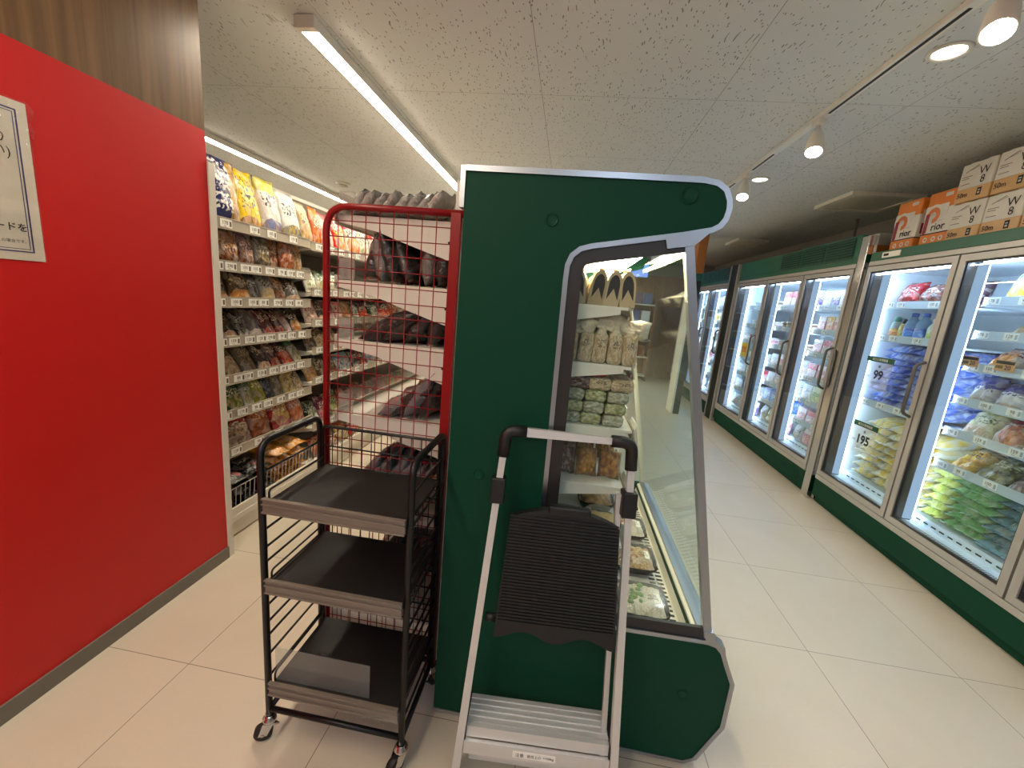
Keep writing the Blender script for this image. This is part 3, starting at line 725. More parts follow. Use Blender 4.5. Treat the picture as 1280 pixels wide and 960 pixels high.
# ================================================================== CENTRAL RACK (back of the showcase)
CX0, CX1 = -.735, -.345
CY0, CY1 = 1.235, 4.6
ct = thing('shelf_rack', 'white rack of grey pouches backing onto the green showcase, behind the red mesh', 'shelf rack', (-.54, 1.9, 0))
MB().box(-.342, -.322, CY0+.02, CY1, .0, 1.69).build('back_panel', m_cream, ct)
for ya in (CY0-.003, CY1-.03): MB().box(-.36, -.322, ya, ya+.033, 0, 1.70).build('upright_post', m_cream, ct)
MB().box(CX0-.02, CX1, CY0, CY1, .03, .20, bev=.004).box(CX0+.03, CX1, CY0+.01, CY1, 0, .03).build('base_deck', m_cream, ct)
CZ = [1.592, 1.398, 1.212, .962]
for i, z in enumerate(CZ):
    s = MB().box(CX0, CX1, CY0, CY1, z-.028, z-.006).box(CX0-.004, CX0+.004, CY0, CY1, z-.034, z+.008)
    for yy in (CY0-.002, 2.1, 3.0, CY1-.004):
        s.prism([(CX0+.01, z-.028), (CX0+.14, z-.05), (CX0+.25, z-.085), (CX1+.0, z-.125), (CX1+.0, z-.006), (CX0+.01, z-.006)], yy, yy+.004)
    s = s.build('shelf', m_cream, ct)
    MB().box(CX0+.006, CX0+.009, CY0+.01, CY1-.01, z-.004, z+.062).box(CX0+.009, CX0+.06, CY0+.004, CY0+.007, z-.004, z+.062).build('front_guard', m_guard, s)
    for q in range(2): MB().lathe([(.004, 0), (.004, .003)], (CX1-.028, CY0-.0045, z-.066-.0*q), 8, 'y').build('screw_hole', m_dark, s) if q == 0 else None
    put_tags(s, CX0-.006, [CY0+.25+.42*q for q in range(5)], z-.012, '-x', .8)
def cpack(key, x, y, z, w, h, d, tilt, rz, label, kind='fat', sd=0, roll=0.0, group='pouches on the rack behind the red mesh'):
    product('food_pouch', pmesh(kind, (w, h, d), [K[key][1]], sd), (x, y, z), (-tilt, roll, FNX+rz), label, 'food pouch', group)
WH = 'behind the red mesh'
def deep(z, y, n, xa, xb, w, h, d, tilts, key, desc, where, kind='bag', col=0):
    for i in range(n):
        tl = tilts[i % len(tilts)]; x = xa+(xb-xa)*i/max(1, n-1)
        k = key[i % len(key)]
        cpack(k, x, y+random.uniform(-.008, .008), z+.003, w, h*random.uniform(.92, 1.08), d, tl+random.uniform(-.06, .06), random.uniform(-.12, .12),
              f'{desc}, {ORD[i]} from the shelf front, {["nearest", "second", "third"][col]} column, {where} {WH}', kind, sd=(i+col) % 4, roll=random.uniform(-.06, .06))
for c in range(3):
    deep(CZ[0], CY0+.07+c*.135, 8, CX0+.03, CX1-.12, .13, .095 if c == 0 else .14, .045, (.75,), ('silver',), 'grey foil pouch', 'top shelf', col=c)
    deep(CZ[1], CY0+.07+c*.135, 6, CX0+.10, CX1-.06, .13, .155, .06, (.2, -.25, -.35, -.3, .05, .1), ('darkfoil', 'grey2', 'darkfoil'), 'dark foil pouch', 'second shelf', 'fat', col=c)
    deep(CZ[2], CY0+.07+c*.135, 4, CX0+.08, CX1-.09, .13, .21, .07, (1.05, .85, .65, .4), ('darkfoil',), 'slumped black pouch', 'third shelf', 'fat', col=c)
    deep(CZ[3], CY0+.07+c*.135, 4, CX0+.14, CX1-.10, .13, .185, .06, (1.1, .9, .6, .5), ('steel', 'darkfoil'), 'slumped grey pouch', 'fourth shelf', 'fat', col=c)
for c in range(2):
    deep(.61, CY0+.075+c*.15, 7, CX0+.02, CX1-.18, .14, .27, .045, (.62,), ('steel',), 'long grey pouch', 'fifth shelf', col=c)
    deep(.20, CY0+.075+c*.15, 7, CX0+.02, CX1-.17, .14, .30, .05, (.5,), ('steel',), 'long dark pouch', 'base deck', col=c)
s = MB().box(CX0, CX1, CY0, CY1, .585, .61).build('shelf', m_cream, ct)

# ================================================================== RED MESH PANEL
MY = 1.213
t = thing('mesh_panel', 'red wire mesh panel with rounded tube frame on the rack end', 'mesh panel', (-.55, MY, .05))
x0, x1, zt, zb = -.752, -.349, 1.606, .06
MB().tube([(x0, MY, zb), (x0, MY, zt), (x1+.03, MY, zt)], .0105, 10, fillet=.075, fseg=8).build('frame', m_redwire, t)
MB().box(x1-.014, x1+.014, MY-.010, MY+.010, zb, zt).build('upright_bar', m_redwire, t)
g = MB()
for i in range(9):
    xx = -.711+i*.0435
    g.tube([(xx, MY-.004, zb+.02), (xx, MY-.004, zt-.006)], .0016, 5)
z = zt-.042
while z > zb+.03:
    g.tube([(x0, MY-.007, z), (x1+.012, MY-.007, z)], .0016, 5); z -= .0455
g.tube([(x0, MY, zb+.02), (x1, MY, zb+.02)], .006, 6)
g.build('wire_grid', m_redwire, t)
for xx in (x0, x1): MB().box(xx-.02, xx+.02, MY-.02, MY+.02, 0, zb+.004, bev=.004).build('foot', m_rubber, t)

# ================================================================== BLACK TROLLEY
TX0, TX1, TY0, TY1 = -.758, -.340, .92, 1.185
t = thing('display_trolley', 'black three-tier display trolley on casters in front of the red mesh', 'trolley', ((TX0+TX1)/2, (TY0+TY1)/2, 0))
for nm, xx in (('side_frame', TX0), ('side_frame', TX1)):
    f = MB()
    f.tube([(xx, TY0, .088), (xx, TY0, .955), (xx, TY1, .955), (xx, TY1, .088)], .0095, 10, fillet=.045, fseg=6)
    f.tube([(xx, TY0, .105), (xx, TY1, .105)], .008, 8)
    f.build(nm, m_blackm, t)
    f = MB()
    for z in (.87, .865-.09, .70, .645, .60, .535, .46, .405, .36, .295, .22, .165):
        f.tube([(xx, TY0, z), (xx, TY1, z)], .0035, 6)
    f.build('side_rail', m_blackm, t)
MB().tube([(TX0, TY0, .108), (TX1, TY0, .108)], .0085, 10).build('front_crossbar', m_blackm, t)
MB().tube([(TX0, TY1, .108), (TX1, TY1, .108)], .0085, 10).build('rear_crossbar', m_blackm, t)
b = MB(); b.tube([(TX0+.012, TY1-.004, .12), (TX0+.012, TY1-.004, .925), (TX1-.012, TY1-.004, .925), (TX1-.012, TY1-.004, .12)], .005, 6, fillet=.02)
for i in range(1, 12): b.tube([(TX0+.012+i*.0335, TY1-.004, .12), (TX0+.012+i*.0335, TY1-.004, .925)], .0017, 5)
z = .86
while z > .13: b.tube([(TX0+.012, TY1-.007, z), (TX1-.012, TY1-.007, z)], .0025, 5); z -= .0655
b.build('back_grid', m_blackm, t)
for k, z in enumerate((.795, .553, .213)):
    s = MB().box(TX0+.02, TX1-.008, TY0-.012, TY1-.008, z-.012, z, bev=.002).tube([(TX0+.022, TY0+.0, z+.002), (TX0+.022, TY0+.0, z+.03), (TX0+.022, TY1-.01, z+.03)], .003, 6, fillet=.012)
    s = s.build('shelf', m_tray, t)
    rr = MB().box(TX0+.018, TX1-.006, TY0-.022, TY0-.014, z-.026, z+.016, bev=.002)
    for zz in (z+.014, z-.001, z-.024): rr.box(TX0+.018, TX1-.006, TY0-.027, TY0-.02, zz-.002, zz+.002)
    rr.build('price_rail', mat('smoked clear rail', (112, 102, 92), .2, spec=.8), s)
    if k == 2:
        p = MB(); p.box(TX0+.022, TX0+.315, TY0+.004, TY0+.006, z+.003, z+.112); p.build('clear_divider', m_acryl, s)
def caster(x, y, rz):
    c = MB(); c.lathe([(.013, .088), (.013, .078), (.02, .074), (.02, .066), (.012, .064)], (x, y, 0), 14)
    d = Vector((math.cos(rz), math.sin(rz), 0)); nrm = Vector((-d.y, d.x, 0)); wc = Vector((x, y, .026)) + d*.018
    for sgn in (-1, 1):
        q = [Vector((x, y, .066))-d*.014, Vector((x, y, .066))+d*.016, wc+d*.012+Vector((0, 0, -.002)), wc-d*.012+Vector((0, 0, -.002))]
        A = [c.b.verts.new(p+nrm*sgn*.0155) for p in q]; B = [c.b.verts.new(p+nrm*sgn*.0135) for p in q]
        c.b.faces.new(A); c.b.faces.new(B[::-1])
        for i in range(4): c.b.faces.new((A[i], B[i], B[(i+1) % 4], A[(i+1) % 4]))
    c.tube([wc-d*.02+Vector((0, 0, .03)), wc-d*.042+Vector((0, 0, .02))], (.012, .003), 6)
    o = c.build('caster', m_mirror, t)
    wb = MB(); wb.tube([wc-nrm*.012, wc-nrm*.009, wc+nrm*.009, wc+nrm*.012], [.022, .0255, .0255, .022], 20); wb.build('wheel', m_rubber, o)
    hb = MB(); hb.tube([wc-nrm*.0165, wc+nrm*.0165], .005, 8); hb.build('axle', m_mirror, o)
for x, y, a in ((TX0, TY0, 3.6), (TX1, TY0, 4.1), (TX0, TY1, 2.0), (TX1, TY1, 1.2)): caster(x, y, a)

# ================================================================== GREEN OPEN SHOWCASE
PY = 1.097; PE = 2.20
OUT = [(-.298, .012), (-.298, 1.701), (.285, 1.701), (.318, 1.696), (.342, 1.680), (.354, 1.655), (.357, 1.634), (.353, 1.608), (.342, 1.590), (.322, 1.578), (.258, 1.563),
       (.04, 1.521), (.015, 1.513), (-.002, 1.498), (-.010, 1.476), (-.011, 1.44), (-.005, 1.0), (.0, .62), (.0, .49), (.006, .466), (.02, .456), (.281, .455), (.509, .461), (.539, .454),
       (.560, .432), (.578, .39), (.606, .33), (.606, .17), (.547, .035), (.512, .012)]
sc = thing('refrigerated_showcase', 'dark green refrigerated showcase with slanted glass front, in the middle of the shop', 'showcase', (.1, 1.6, 0))
MB().prism(OUT, PY, PY+.028).build('end_panel', m_green, sc)
tr_ = MB()
tr_.ribbon(OUT[1:29], .013, PY-.004, PY+.03, closed=False, ccw=-1)
tr_.ribbon([(-.298, 1.60), (-.298, 1.701)], .013, PY-.004, PY+.03, closed=False, ccw=1)
tr_.ribbon([OUT[28], OUT[29], OUT[0]], .010, PY-.003, PY+.03, closed=False, ccw=-1)
tr_.ribbon([(-.298, 1.688), (.285, 1.688)], .014, PY-.005, PY+.0, closed=False)
tr_.build('edge_trim', m_chrome, sc)
for cx_, cz_, r_ in ((-.068, 1.584, .017), (.255, 1.66, .021), (-.206, .874, .017), (.47, .259, .017)):
    MB().lathe([(r_*.96, PY+.001), (r_, PY-.001), (r_*.9, PY-.003), (r_*.86, PY-.002), (r_*.4, PY-.0015)], (cx_, 0, cz_), 24, 'y').build('screw_cap', m_green, sc)
PANEL2 = [(-.298, .012), (-.298, 1.701), (.285, 1.701), (.342, 1.680), (.357, 1.634), (.342, 1.590), (.258, 1.563), (.04, 1.521), (-.01, 1.48), (.0, .46), (.509, .461), (.578, .39), (.606, .33), (.606, .17), (.547, .035), (.512, .012)]
MB().prism(PANEL2, PE-.028, PE).build('far_end_panel', m_green, sc)
# body: column, canopy, base tub
MB().prism([(-.292, .03), (-.292, 1.69), (-.012, 1.69), (-.012, .03)], PY+.028, PE-.028).build('back_column', m_cream, sc)
cn = MB().prism([(-.012, 1.53), (-.012, 1.692), (.275, 1.692), (.305, 1.68), (.316, 1.655), (.306, 1.628), (.285, 1.608), (.255, 1.585)], PY+.028, PE-.028)
cn.build('canopy', m_white, sc)
MB().box(.11, .20, PY+.07, PE-.07, 1.536, 1.549).build('canopy_lamp', e_case, sc)
MB().prism([(.0, .03), (.0, .40), (.470, .40), (.475, .452), (.535, .452), (.575, .385), (.600, .33), (.600, .175), (.542, .04)], PY+.028, PE-.028).build('base_tub', m_green, sc)
dk = MB().prism([(.0, .405), (.0, .43), (.40, .415), (.40, .405)], PY+.03, PE-.03)
dk.build('deck', m_white, sc)
gr = MB()
gr.box(.402, .466, PY+.032, PE-.032, .402, .406)
for i in range(46):
    for j in range(2):
        gr.box(.408+j*.028, .430+j*.028, PY+.05+i*.0225, PY+.06+i*.0225, .4055, .4068, 1)
gr.build('air_grille', [m_white, m_dark], sc)
MB().prism([(.466, .40), (.478, .458), (.492, .463), (.484, .40)], PY+.028, PE-.028).build('front_liner', m_white, sc)
# black printed border along the window
INN = OUT[10:24]
bord = MB()
bord.ribbon([(.270, 1.5655)]+OUT[10:21] + [(.281, .455), (.507, .461)], .034, PY+.002, PY+.013, closed=False, ccw=1)
bord.build('window_border', m_blackframe, sc)
FP0, FP1 = (.272, 1.558), (.507, .468)
WIN = [(.012, 1.44), (.02, 1.49), (.05, 1.513), FP0, FP1, (.03, .466), (.012, .49)]
MB().prism([(-.005, 1.44), (.0, 1.487), (.03, 1.513), FP0, FP1, (.02, .46), (.004, .49)], PY+.006, PY+.010).build('side_glass', m_glass, sc)
MB().prism([(-.005, 1.44), (.0, 1.487), (.03, 1.513), FP0, FP1, (.02, .46), (.004, .49)], PE-.012, PE-.008).build('far_side_glass', m_glass, sc)
dv = Vector((FP1[0]-FP0[0], 0, FP1[1]-FP0[1])).normalized(); nv = Vector((-dv.z, 0, dv.x))
def fq(a, wd): return [(FP0[0]+nv.x*a, FP0[1]+nv.z*a), (FP1[0]+nv.x*a, FP1[1]+nv.z*a), (FP1[0]+nv.x*(a+wd), FP1[1]+nv.z*(a+wd)), (FP0[0]+nv.x*(a+wd), FP0[1]+nv.z*(a+wd))]
MB().prism(fq(-.004, .006), PY+.02, PE-.02).build('front_glass', m_glass, sc)
for y0, y1, pm_ in ((PY-.002, PY+.022, m_chrome), (PE-.022, PE, m_cream)):  # far post cream instead of chrome: its lit look is put into the colour
    MB().prism(fq(-.011, .022), y0, y1).build('front_post', pm_, sc)
MB().prism([(.215, 1.558), (.262, 1.568), (.318, 1.580), (.285, 1.545), (.222, 1.534)], PY-.005, PY+.024).build('top_bracket', m_chrome, sc)
MB().prism([(.46, .452), (.50, .463), (.492, .490), (.520, .490), (.528, .466), (.556, .45), (.562, .43), (.54, .447)], PY-.006, PY+.024).build('bottom_bracket', m_chrome, sc)
MB().prism([(.488, .455), (.488, .472), (.512, .47), (.54, .458), (.572, .40), (.566, .398), (.536, .448)], PY+.026, PE-.026).build('front_cap_rail', m_chrome, sc)
# shelves
SZ = [(1.384, .158), (1.226, .187), (1.047, .214), (.872, .214), (.69, .235)]
for i, (z, xe) in enumerate(SZ):
    s = MB().box(-.010, xe, PY+.04, PE-.04, z-.008, z).prism([(-.010, z-.05), (-.010, z-.008), (xe-.02, z-.008), (xe-.02, z-.02)], PY+.042, PY+.046).prism([(-.010, z-.05), (-.010, z-.008), (xe-.02, z-.008), (xe-.02, z-.02)], PE-.046, PE-.042)
    s = s.build('shelf', m_white, sc)
    MB().prism([(xe, z+.004), (xe+.004, z+.006), (xe+.014, z-.032), (xe+.010, z-.034)], PY+.04, PE-.04).build('price_rail', m_rail, s)
    for q in range(5):
        o = bpy.data.objects.new('price_tag', tagmesh(random.choice(PRICES), 'x')); COL.objects.link(o); o.parent = s
        o.location = Vector((xe+.0115, PY+.12+q*.21, z-.013))-Vector(sc['_o']); o.rotation_euler = (0, .26, 0); o.scale = (1, 1.35, 1.2)
# goods in the showcase
m_bread = pack((206, 190, 156), (214, 202, 176), ((220, 204, 170), (176, 150, 110)), (70, 56, 44), .8, None, .35, inkbox=(.3, .8, .55, .8))
m_crumple = mat('crumpled clear wrapper', (216, 204, 178), .22, spec=.8, bump=.9, bscale=70)
m_wrapw = pack((186, 186, 164), (198, 196, 176), ((206, 204, 180), (150, 156, 130)), None, .9, None, .25, fs=6.0)
m_wrapg = pack((176, 180, 140), (190, 190, 160), ((200, 204, 150), (140, 150, 100)), None, .9, None, .25, fs=6.0)
m_friedg = pack((170, 112, 50), None, ((206, 150, 70), (120, 70, 30)), None, .9, None, .4, fs=8.0)
m_friedd = pack((90, 54, 50), None, ((120, 70, 66), (60, 36, 36)), None, .9, None, .35, fs=8.0)
GS = 'goods in the green showcase'
for i in range(4):
    for k in range(2):
        me = pmesh('wedge', (.041, .094, .10), [m_bread, m_ink])
        product('sandwich_pack', me, (.026+i*.042, PY+.105+k*.13, SZ[0][0]), (0, random.uniform(-.08, .12), random.uniform(-.1, .1)), f'arched sandwich pack, {ORD[i]} from the column, {"front" if k == 0 else "rear"} row, showcase top shelf', 'sandwich pack', GS)
for i in range(5):
    for k in range(3):
        me = pmesh('loaf', (.040, .118, .11), [m_bread, m_crumple], i % 3)
        product('bread_pack', me, (.016+i*.0405, PY+.105+k*.13, SZ[1][0]), (0, random.uniform(-.05, .05), random.uniform(-.06, .06)), f'wrapped sliced bread pack, {ORD[i]} from the column, {ORD[k]} row back, second showcase shelf', 'bread pack', GS)
for i in range(5):
    product('crumpled_bread_bag', pmesh('fat', (.10, .055, .055), [m_crumple], i % 4), (.035+i*.036, PY+.10+.02*(i % 2), SZ[1][0]+.092-.007*abs(i-1.5)), (random.uniform(-.5, .5), random.uniform(-.4, .4), random.uniform(-.5, .5)), f'crumpled clear bread bag lying on the bread packs, {ORD[i]} from the column', 'bread bag', GS)
for lv, nn in ((0, 3), (1, 3), (2, 3)):
    for i in range(nn):
        for k in range(2):
            me = pmesh('roll', (.058, .034, .13), [m_wrapw if (i+lv) % 2 == 0 else m_wrapg])
            product('wrapped_roll', me, (.035+i*.061+lv*.004, PY+.115+k*.145, SZ[2][0]+lv*.034), (0, 0, random.uniform(-.05, .05)), f'pale film-wrapped roll, {["bottom", "middle", "top"][lv]} layer, {ORD[i]} from the column, {"front" if k == 0 else "rear"} row', 'wrapped roll', GS)
for i in range(3):
    product('filled_roll', pmesh('roll', (.062, .036, .14), [m_bread if i else m_friedd]), (.05+i*.06, PY+.12, SZ[2][0]+.102), (0, 0, random.uniform(-.08, .08)), f'brown filled roll lying on the stack of pale rolls, {ORD[i]} from the column', 'roll', GS)
MB().box(.085, .125, PY+.08, PY+.20, SZ[2][0]+.137, SZ[2][0]+.152, bev=.002).build('promotional_strip', mat('orange red card', (226, 70, 40), .4))
tag(bpy.data.objects['promotional_strip'], 'small orange red card on top of the roll stack in the showcase', 'card')
for i in range(3):
    for k in range(3):
        product('fried_food_pack', pmesh('fat', (.066, .085, .06), [m_friedd if i == 0 else m_friedg], i), (.04+i*.067, PY+.10+k*.16, SZ[3][0]+.002), (-.25, 0, random.uniform(-.2, .2)), f'{"dark red" if i == 0 else "golden brown"} fried food bag, {ORD[i]} from the column, {ORD[k]} row back, fourth showcase shelf', 'food pack', GS)
def bento(x, y, z, w, d, label, food, topping, stickers=True, rz=0.0, rnd=False):
    t = thing('bento_box', label, 'bento box', (x, y, z), 'boxed meals in the showcase'); t.rotation_euler = (0, 0, rz)
    t['_o'] = (0, 0, 0)
    seg = 24 if rnd else 4
    def ring(mb, prof, mi=0, cap=True):
        rs = []
        for s_, h in prof:
            pts = []
            for k in range(20):
                a = 2*math.pi*k/20; ca, sa = math.cos(a), math.sin(a); e = 1.0 if rnd else .38
                pts.append(mb.b.verts.new((math.copysign(abs(ca)**e, ca)*w/2*s_, math.copysign(abs(sa)**e, sa)*d/2*s_, h)))
            rs.append(pts)
        for i in range(len(rs)-1):
            for k in range(20): mb.b.faces.new((rs[i][k], rs[i][(k+1) % 20], rs[i+1][(k+1) % 20], rs[i+1][k])).material_index = mi
        if cap: mb.b.faces.new(rs[0][::-1]); mb.b.faces.new(rs[-1])
    a = MB(); ring(a, [(.82, 0), (.95, .022), (1.0, .026), (1.0, .030), (.94, .029), (.90, .02)]); a.build('tray', mat('black bento tray', (20, 19, 18), .2), t)
    f = MB(); n = 12; g_ = {}
    for i in range(n+1):
        for j in range(n+1):
            u, v = i/n-.5, j/n-.5
            hgt = .024+.016*(1-(2*u)**4)*(1-(2*v)**4)+.008*noise.noise(Vector((x*50+u*9, y*50+v*9, 1)))
            g_[i, j] = f.b.verts.new((u*w*.84, v*d*.84, hgt))
    for i in range(n):
        for j in range(n):
            fc = f.b.faces.new((g_[i, j], g_[i+1, j], g_[i+1, j+1], g_[i, j+1])); fc.smooth = True
            for l, q in zip(fc.loops, ((i, j), (i+1, j), (i+1, j+1), (i, j+1))): l[f.uv].uv = (q[0]/n, q[1]/n)
    f.norec = True; f.build('food', food, t)
    for k in range(12):
        px_, py_ = random.uniform(-.36, .05)*w, random.uniform(-.3, .3)*d
        tp = MB(); tp.lathe([(.2, 0), (.9, .2), (1, .5), (.7, .9), (.2, 1)], seg=8)
        for v in tp.b.verts: v.co = Vector((v.co.x*w*(.04+.005*k)+px_, v.co.y*d*(.045+.006*(k % 4))+py_, v.co.z*.012+.034))
        tp.build('topping', topping, t)
    l = MB(); ring(l, [(.97, .030), (.93, .050), (.80, .056), (.4, .057)], cap=False); l.b.faces.new([v for v in l.b.verts][-20:]); l.build('clear_lid', m_film, t)
    if stickers:
        s = MB(); s.box(.02*w/.1, .30*w, -.3*d, -.02*d, .0575, .0582); s.text('弁当', .014, (.16*w, -.10*d, .0583), (1, 0, 0), (0, 1, 0), 1).text('498円', .014, (.16*w, -.2*d, .0583), (1, 0, 0), (0, 1, 0), 1)
        s.build('label_sticker', [m_paper, m_ink], t)
    return t
m_rice = pack((216, 206, 186), None, ((232, 226, 210), (196, 180, 150)), None, .9, None, .5, fs=24.0)
m_ricey = pack((206, 170, 96), None, ((226, 196, 120), (160, 100, 56)), None, .9, None, .5, fs=20.0)
m_meat = mat('fried brown topping', (170, 104, 52), .4, bump=.6, bscale=120)
m_gyoza = mat('golden dumpling', (206, 164, 84), .4, bump=.4, bscale=90, var=.3)
m_greens = mat('chopped green onion', (110, 150, 60), .5)
bento(.342, 1.235, .427, .165, .17, 'boxed meal of rice with green onion topping, nearest the camera on the showcase deck', m_rice, m_greens)
bento(.352, 1.475, .427, .165, .17, 'boxed meal of yellow rice and fried meat, second on the showcase deck', m_ricey, m_meat)
bento(.355, 1.70, .427, .165, .17, 'boxed noodle meal, third on the showcase deck', m_rice, m_meat)
bento(.355, 1.93, .427, .165, .17, 'boxed meal farthest from the camera on the showcase deck', m_ricey, m_greens)
bento(.175, 1.215, .692, .125, .15, 'round black tray of golden dumplings on the lowest showcase shelf', m_gyoza, m_gyoza, False, rnd=True)
bento(.06, 1.215, .692, .10, .15, 'black tray of dark food beside the dumplings on the lowest showcase shelf', m_friedd, mat('dark glazed food', (40, 32, 30), .15), False)
bento(.17, 1.40, .692, .13, .16, 'tray of golden food behind the dumplings on the lowest showcase shelf', m_friedg, m_gyoza, False)
bento(.13, 1.22, .44, .17, .16, 'dark bento box at the back of the showcase deck beside the column', m_friedd, m_meat, False)

# ================================================================== STEP LADDER
LB = Vector((.05, .905, 0))
t = thing('step_ladder', 'folded silver aluminium step ladder with black top step leaning by the green panel', 'step ladder', LB)
t['_o'] = (0, 0, 0); t.rotation_euler = (-math.atan(.15), 0, .07)
HW0, HW1, HT = .222, .168, 1.045      # half widths at floor and top, length along the rails
def hw(s): return HW0+(HW1-HW0)*s/HT
for sg in (-1, 1):
    MB().tube([(sg*hw(.0), 0, .02), (sg*hw(HT-.07), 0, HT-.07)], (.0155, .0125), 4).build('front_rail', m_alu, t)
    MB().tube([(sg*hw(0)*(1.02 if sg < 0 else .90), .05, .03), (sg*hw(.93)*(1.0 if sg < 0 else .87), .018, .90)], (.010, .010), 4).build('rear_rail', m_alu, t)
    MB().box(sg*hw(0)-.022, sg*hw(0)+.022, -.018, .020, .0, .035, bev=.004).build('foot', m_rubber, t)
    MB().box(sg*hw(.88)-.019, sg*hw(.88)+.019, -.017, .03, .845, .915, bev=.004).build('rail_clamp', m_black, t)
    MB().tube([(sg*hw(HT-.072), 0, HT-.072), (sg*hw(HT), 0, HT), (sg*(hw(HT)-.055), 0, HT)], (.0165, .0165), 10, fillet=.045, fseg=8).build('corner_joint', m_black, t)
    MB().tube([(sg*(hw(.51)-.018), .012, .515), (sg*(hw(.51)-.05), .012, .515)], .012, 12).build('hinge_pin', m_black, t)
MB().tube([(-(hw(HT)-.055), 0, HT), (hw(HT)-.055, 0, HT)], (.0165, .0125), 4).build('handle_bar', m_alu, t)
# black top step, folded flat: ribbed plate with curved upper and wavy lower edge
pl = MB(); top = []; bot = []
for i in range(25):
    u = i/24; x = -.138+.30*u
    top.append((-.138*.98+u*(.29), .815+.035*math.sin(math.pi*u)**.8*1.0))
    bot.append((-.150+u*.335, .478+(.028*math.sin(3*math.pi*u)*-1 if False else .020*math.cos(4*math.pi*u)*-1+.006)))
bot = [(-.150+i/24*.328, .482+.024*(.5-.5*math.cos(4*math.pi*i/24))) for i in range(25)]
pl.prism(top+bot[::-1], -.022, .006)
for k in range(34):
    zz = .53+k*.0088; f_ = (zz-.48)/.34
    pl.box(-.143+.008*f_, .172-.02*f_, -.0255, -.021, zz, zz+.0045)
pl.build('top_step', m_black, t)
MB().box(-.035, .075, -.034, -.008, .838, .862, bev=.005).build('top_step_grip', m_black, t)
# lower aluminium step, kept level
st = MB(); zs = .195; tl = .15
def lev(y, z): return (y*math.cos(math.atan(tl))+0*z, z)   # level tread drawn in the leaning frame
xs0, xs1 = -hw(.2)+.012, hw(.2)-.012
A = math.atan(tl)
def rotp(x, y, z): return Vector((x, y*math.cos(A)-0*z, zs+z+y*math.sin(A)))
def lbox(mb, x0, x1, y0, y1, z0, z1, mi=0):
    v = [mb.b.verts.new(rotp(x, y, z)) for z in (z0, z1) for y in (y0, y1) for x in (x0, x1)]
    for idx in ((0, 2, 3, 1), (4, 5, 7, 6), (0, 1, 5, 4), (1, 3, 7, 5), (3, 2, 6, 7), (2, 0, 4, 6)): mb.b.faces.new([v[i] for i in idx]).material_index = mi
lbox(st, xs0, xs1, .012, .105, -.018, .0)
lbox(st, xs0, xs1, .004, .016, -.028, .002)
for k in range(5): lbox(st, xs0, xs1, .018+k*.0178, .028+k*.0178, .0, .0035)
st.build('lower_step', m_alu, t)
for sg in (-1, 1):
    e = MB(); x_ = xs0 if sg < 0 else xs1
    lbox(e, min(x_, x_+sg*.014), max(x_, x_+sg*.014), -.001, .106, -.020, .004); lbox(e, min(x_, x_+sg*.02), max(x_, x_+sg*.02), -.004, .028, -.032, .006)
    e.build('step_end_cap', m_black, t)
br = MB(); zc = .146; br.box(-hw(zc)+.012, hw(zc)-.012, -.008, .004, zc-.018, zc+.018); br.build('brace_bar', m_alu, t)
lb = MB(); lb.box(-.065, .055, -.0088, -.008, zc-.009, zc+.009); lb.text('注意', .012, (-.045, -.009, zc), (1, 0, 0), (0, 0, 1), 1).text('使用上の', .010, (-.005, -.009, zc), (1, 0, 0), (0, 0, 1), 1).text('+100kg', .010, (.035, -.009, zc), (1, 0, 0), (0, 0, 1), 1)
lb.build('warning_sticker', [m_paper, m_ink], t)
br = MB(); br.box(-hw(.06)+.03, hw(.06)-.03, .045, .055, .06, .085); br.build('rear_brace', m_alu, t)

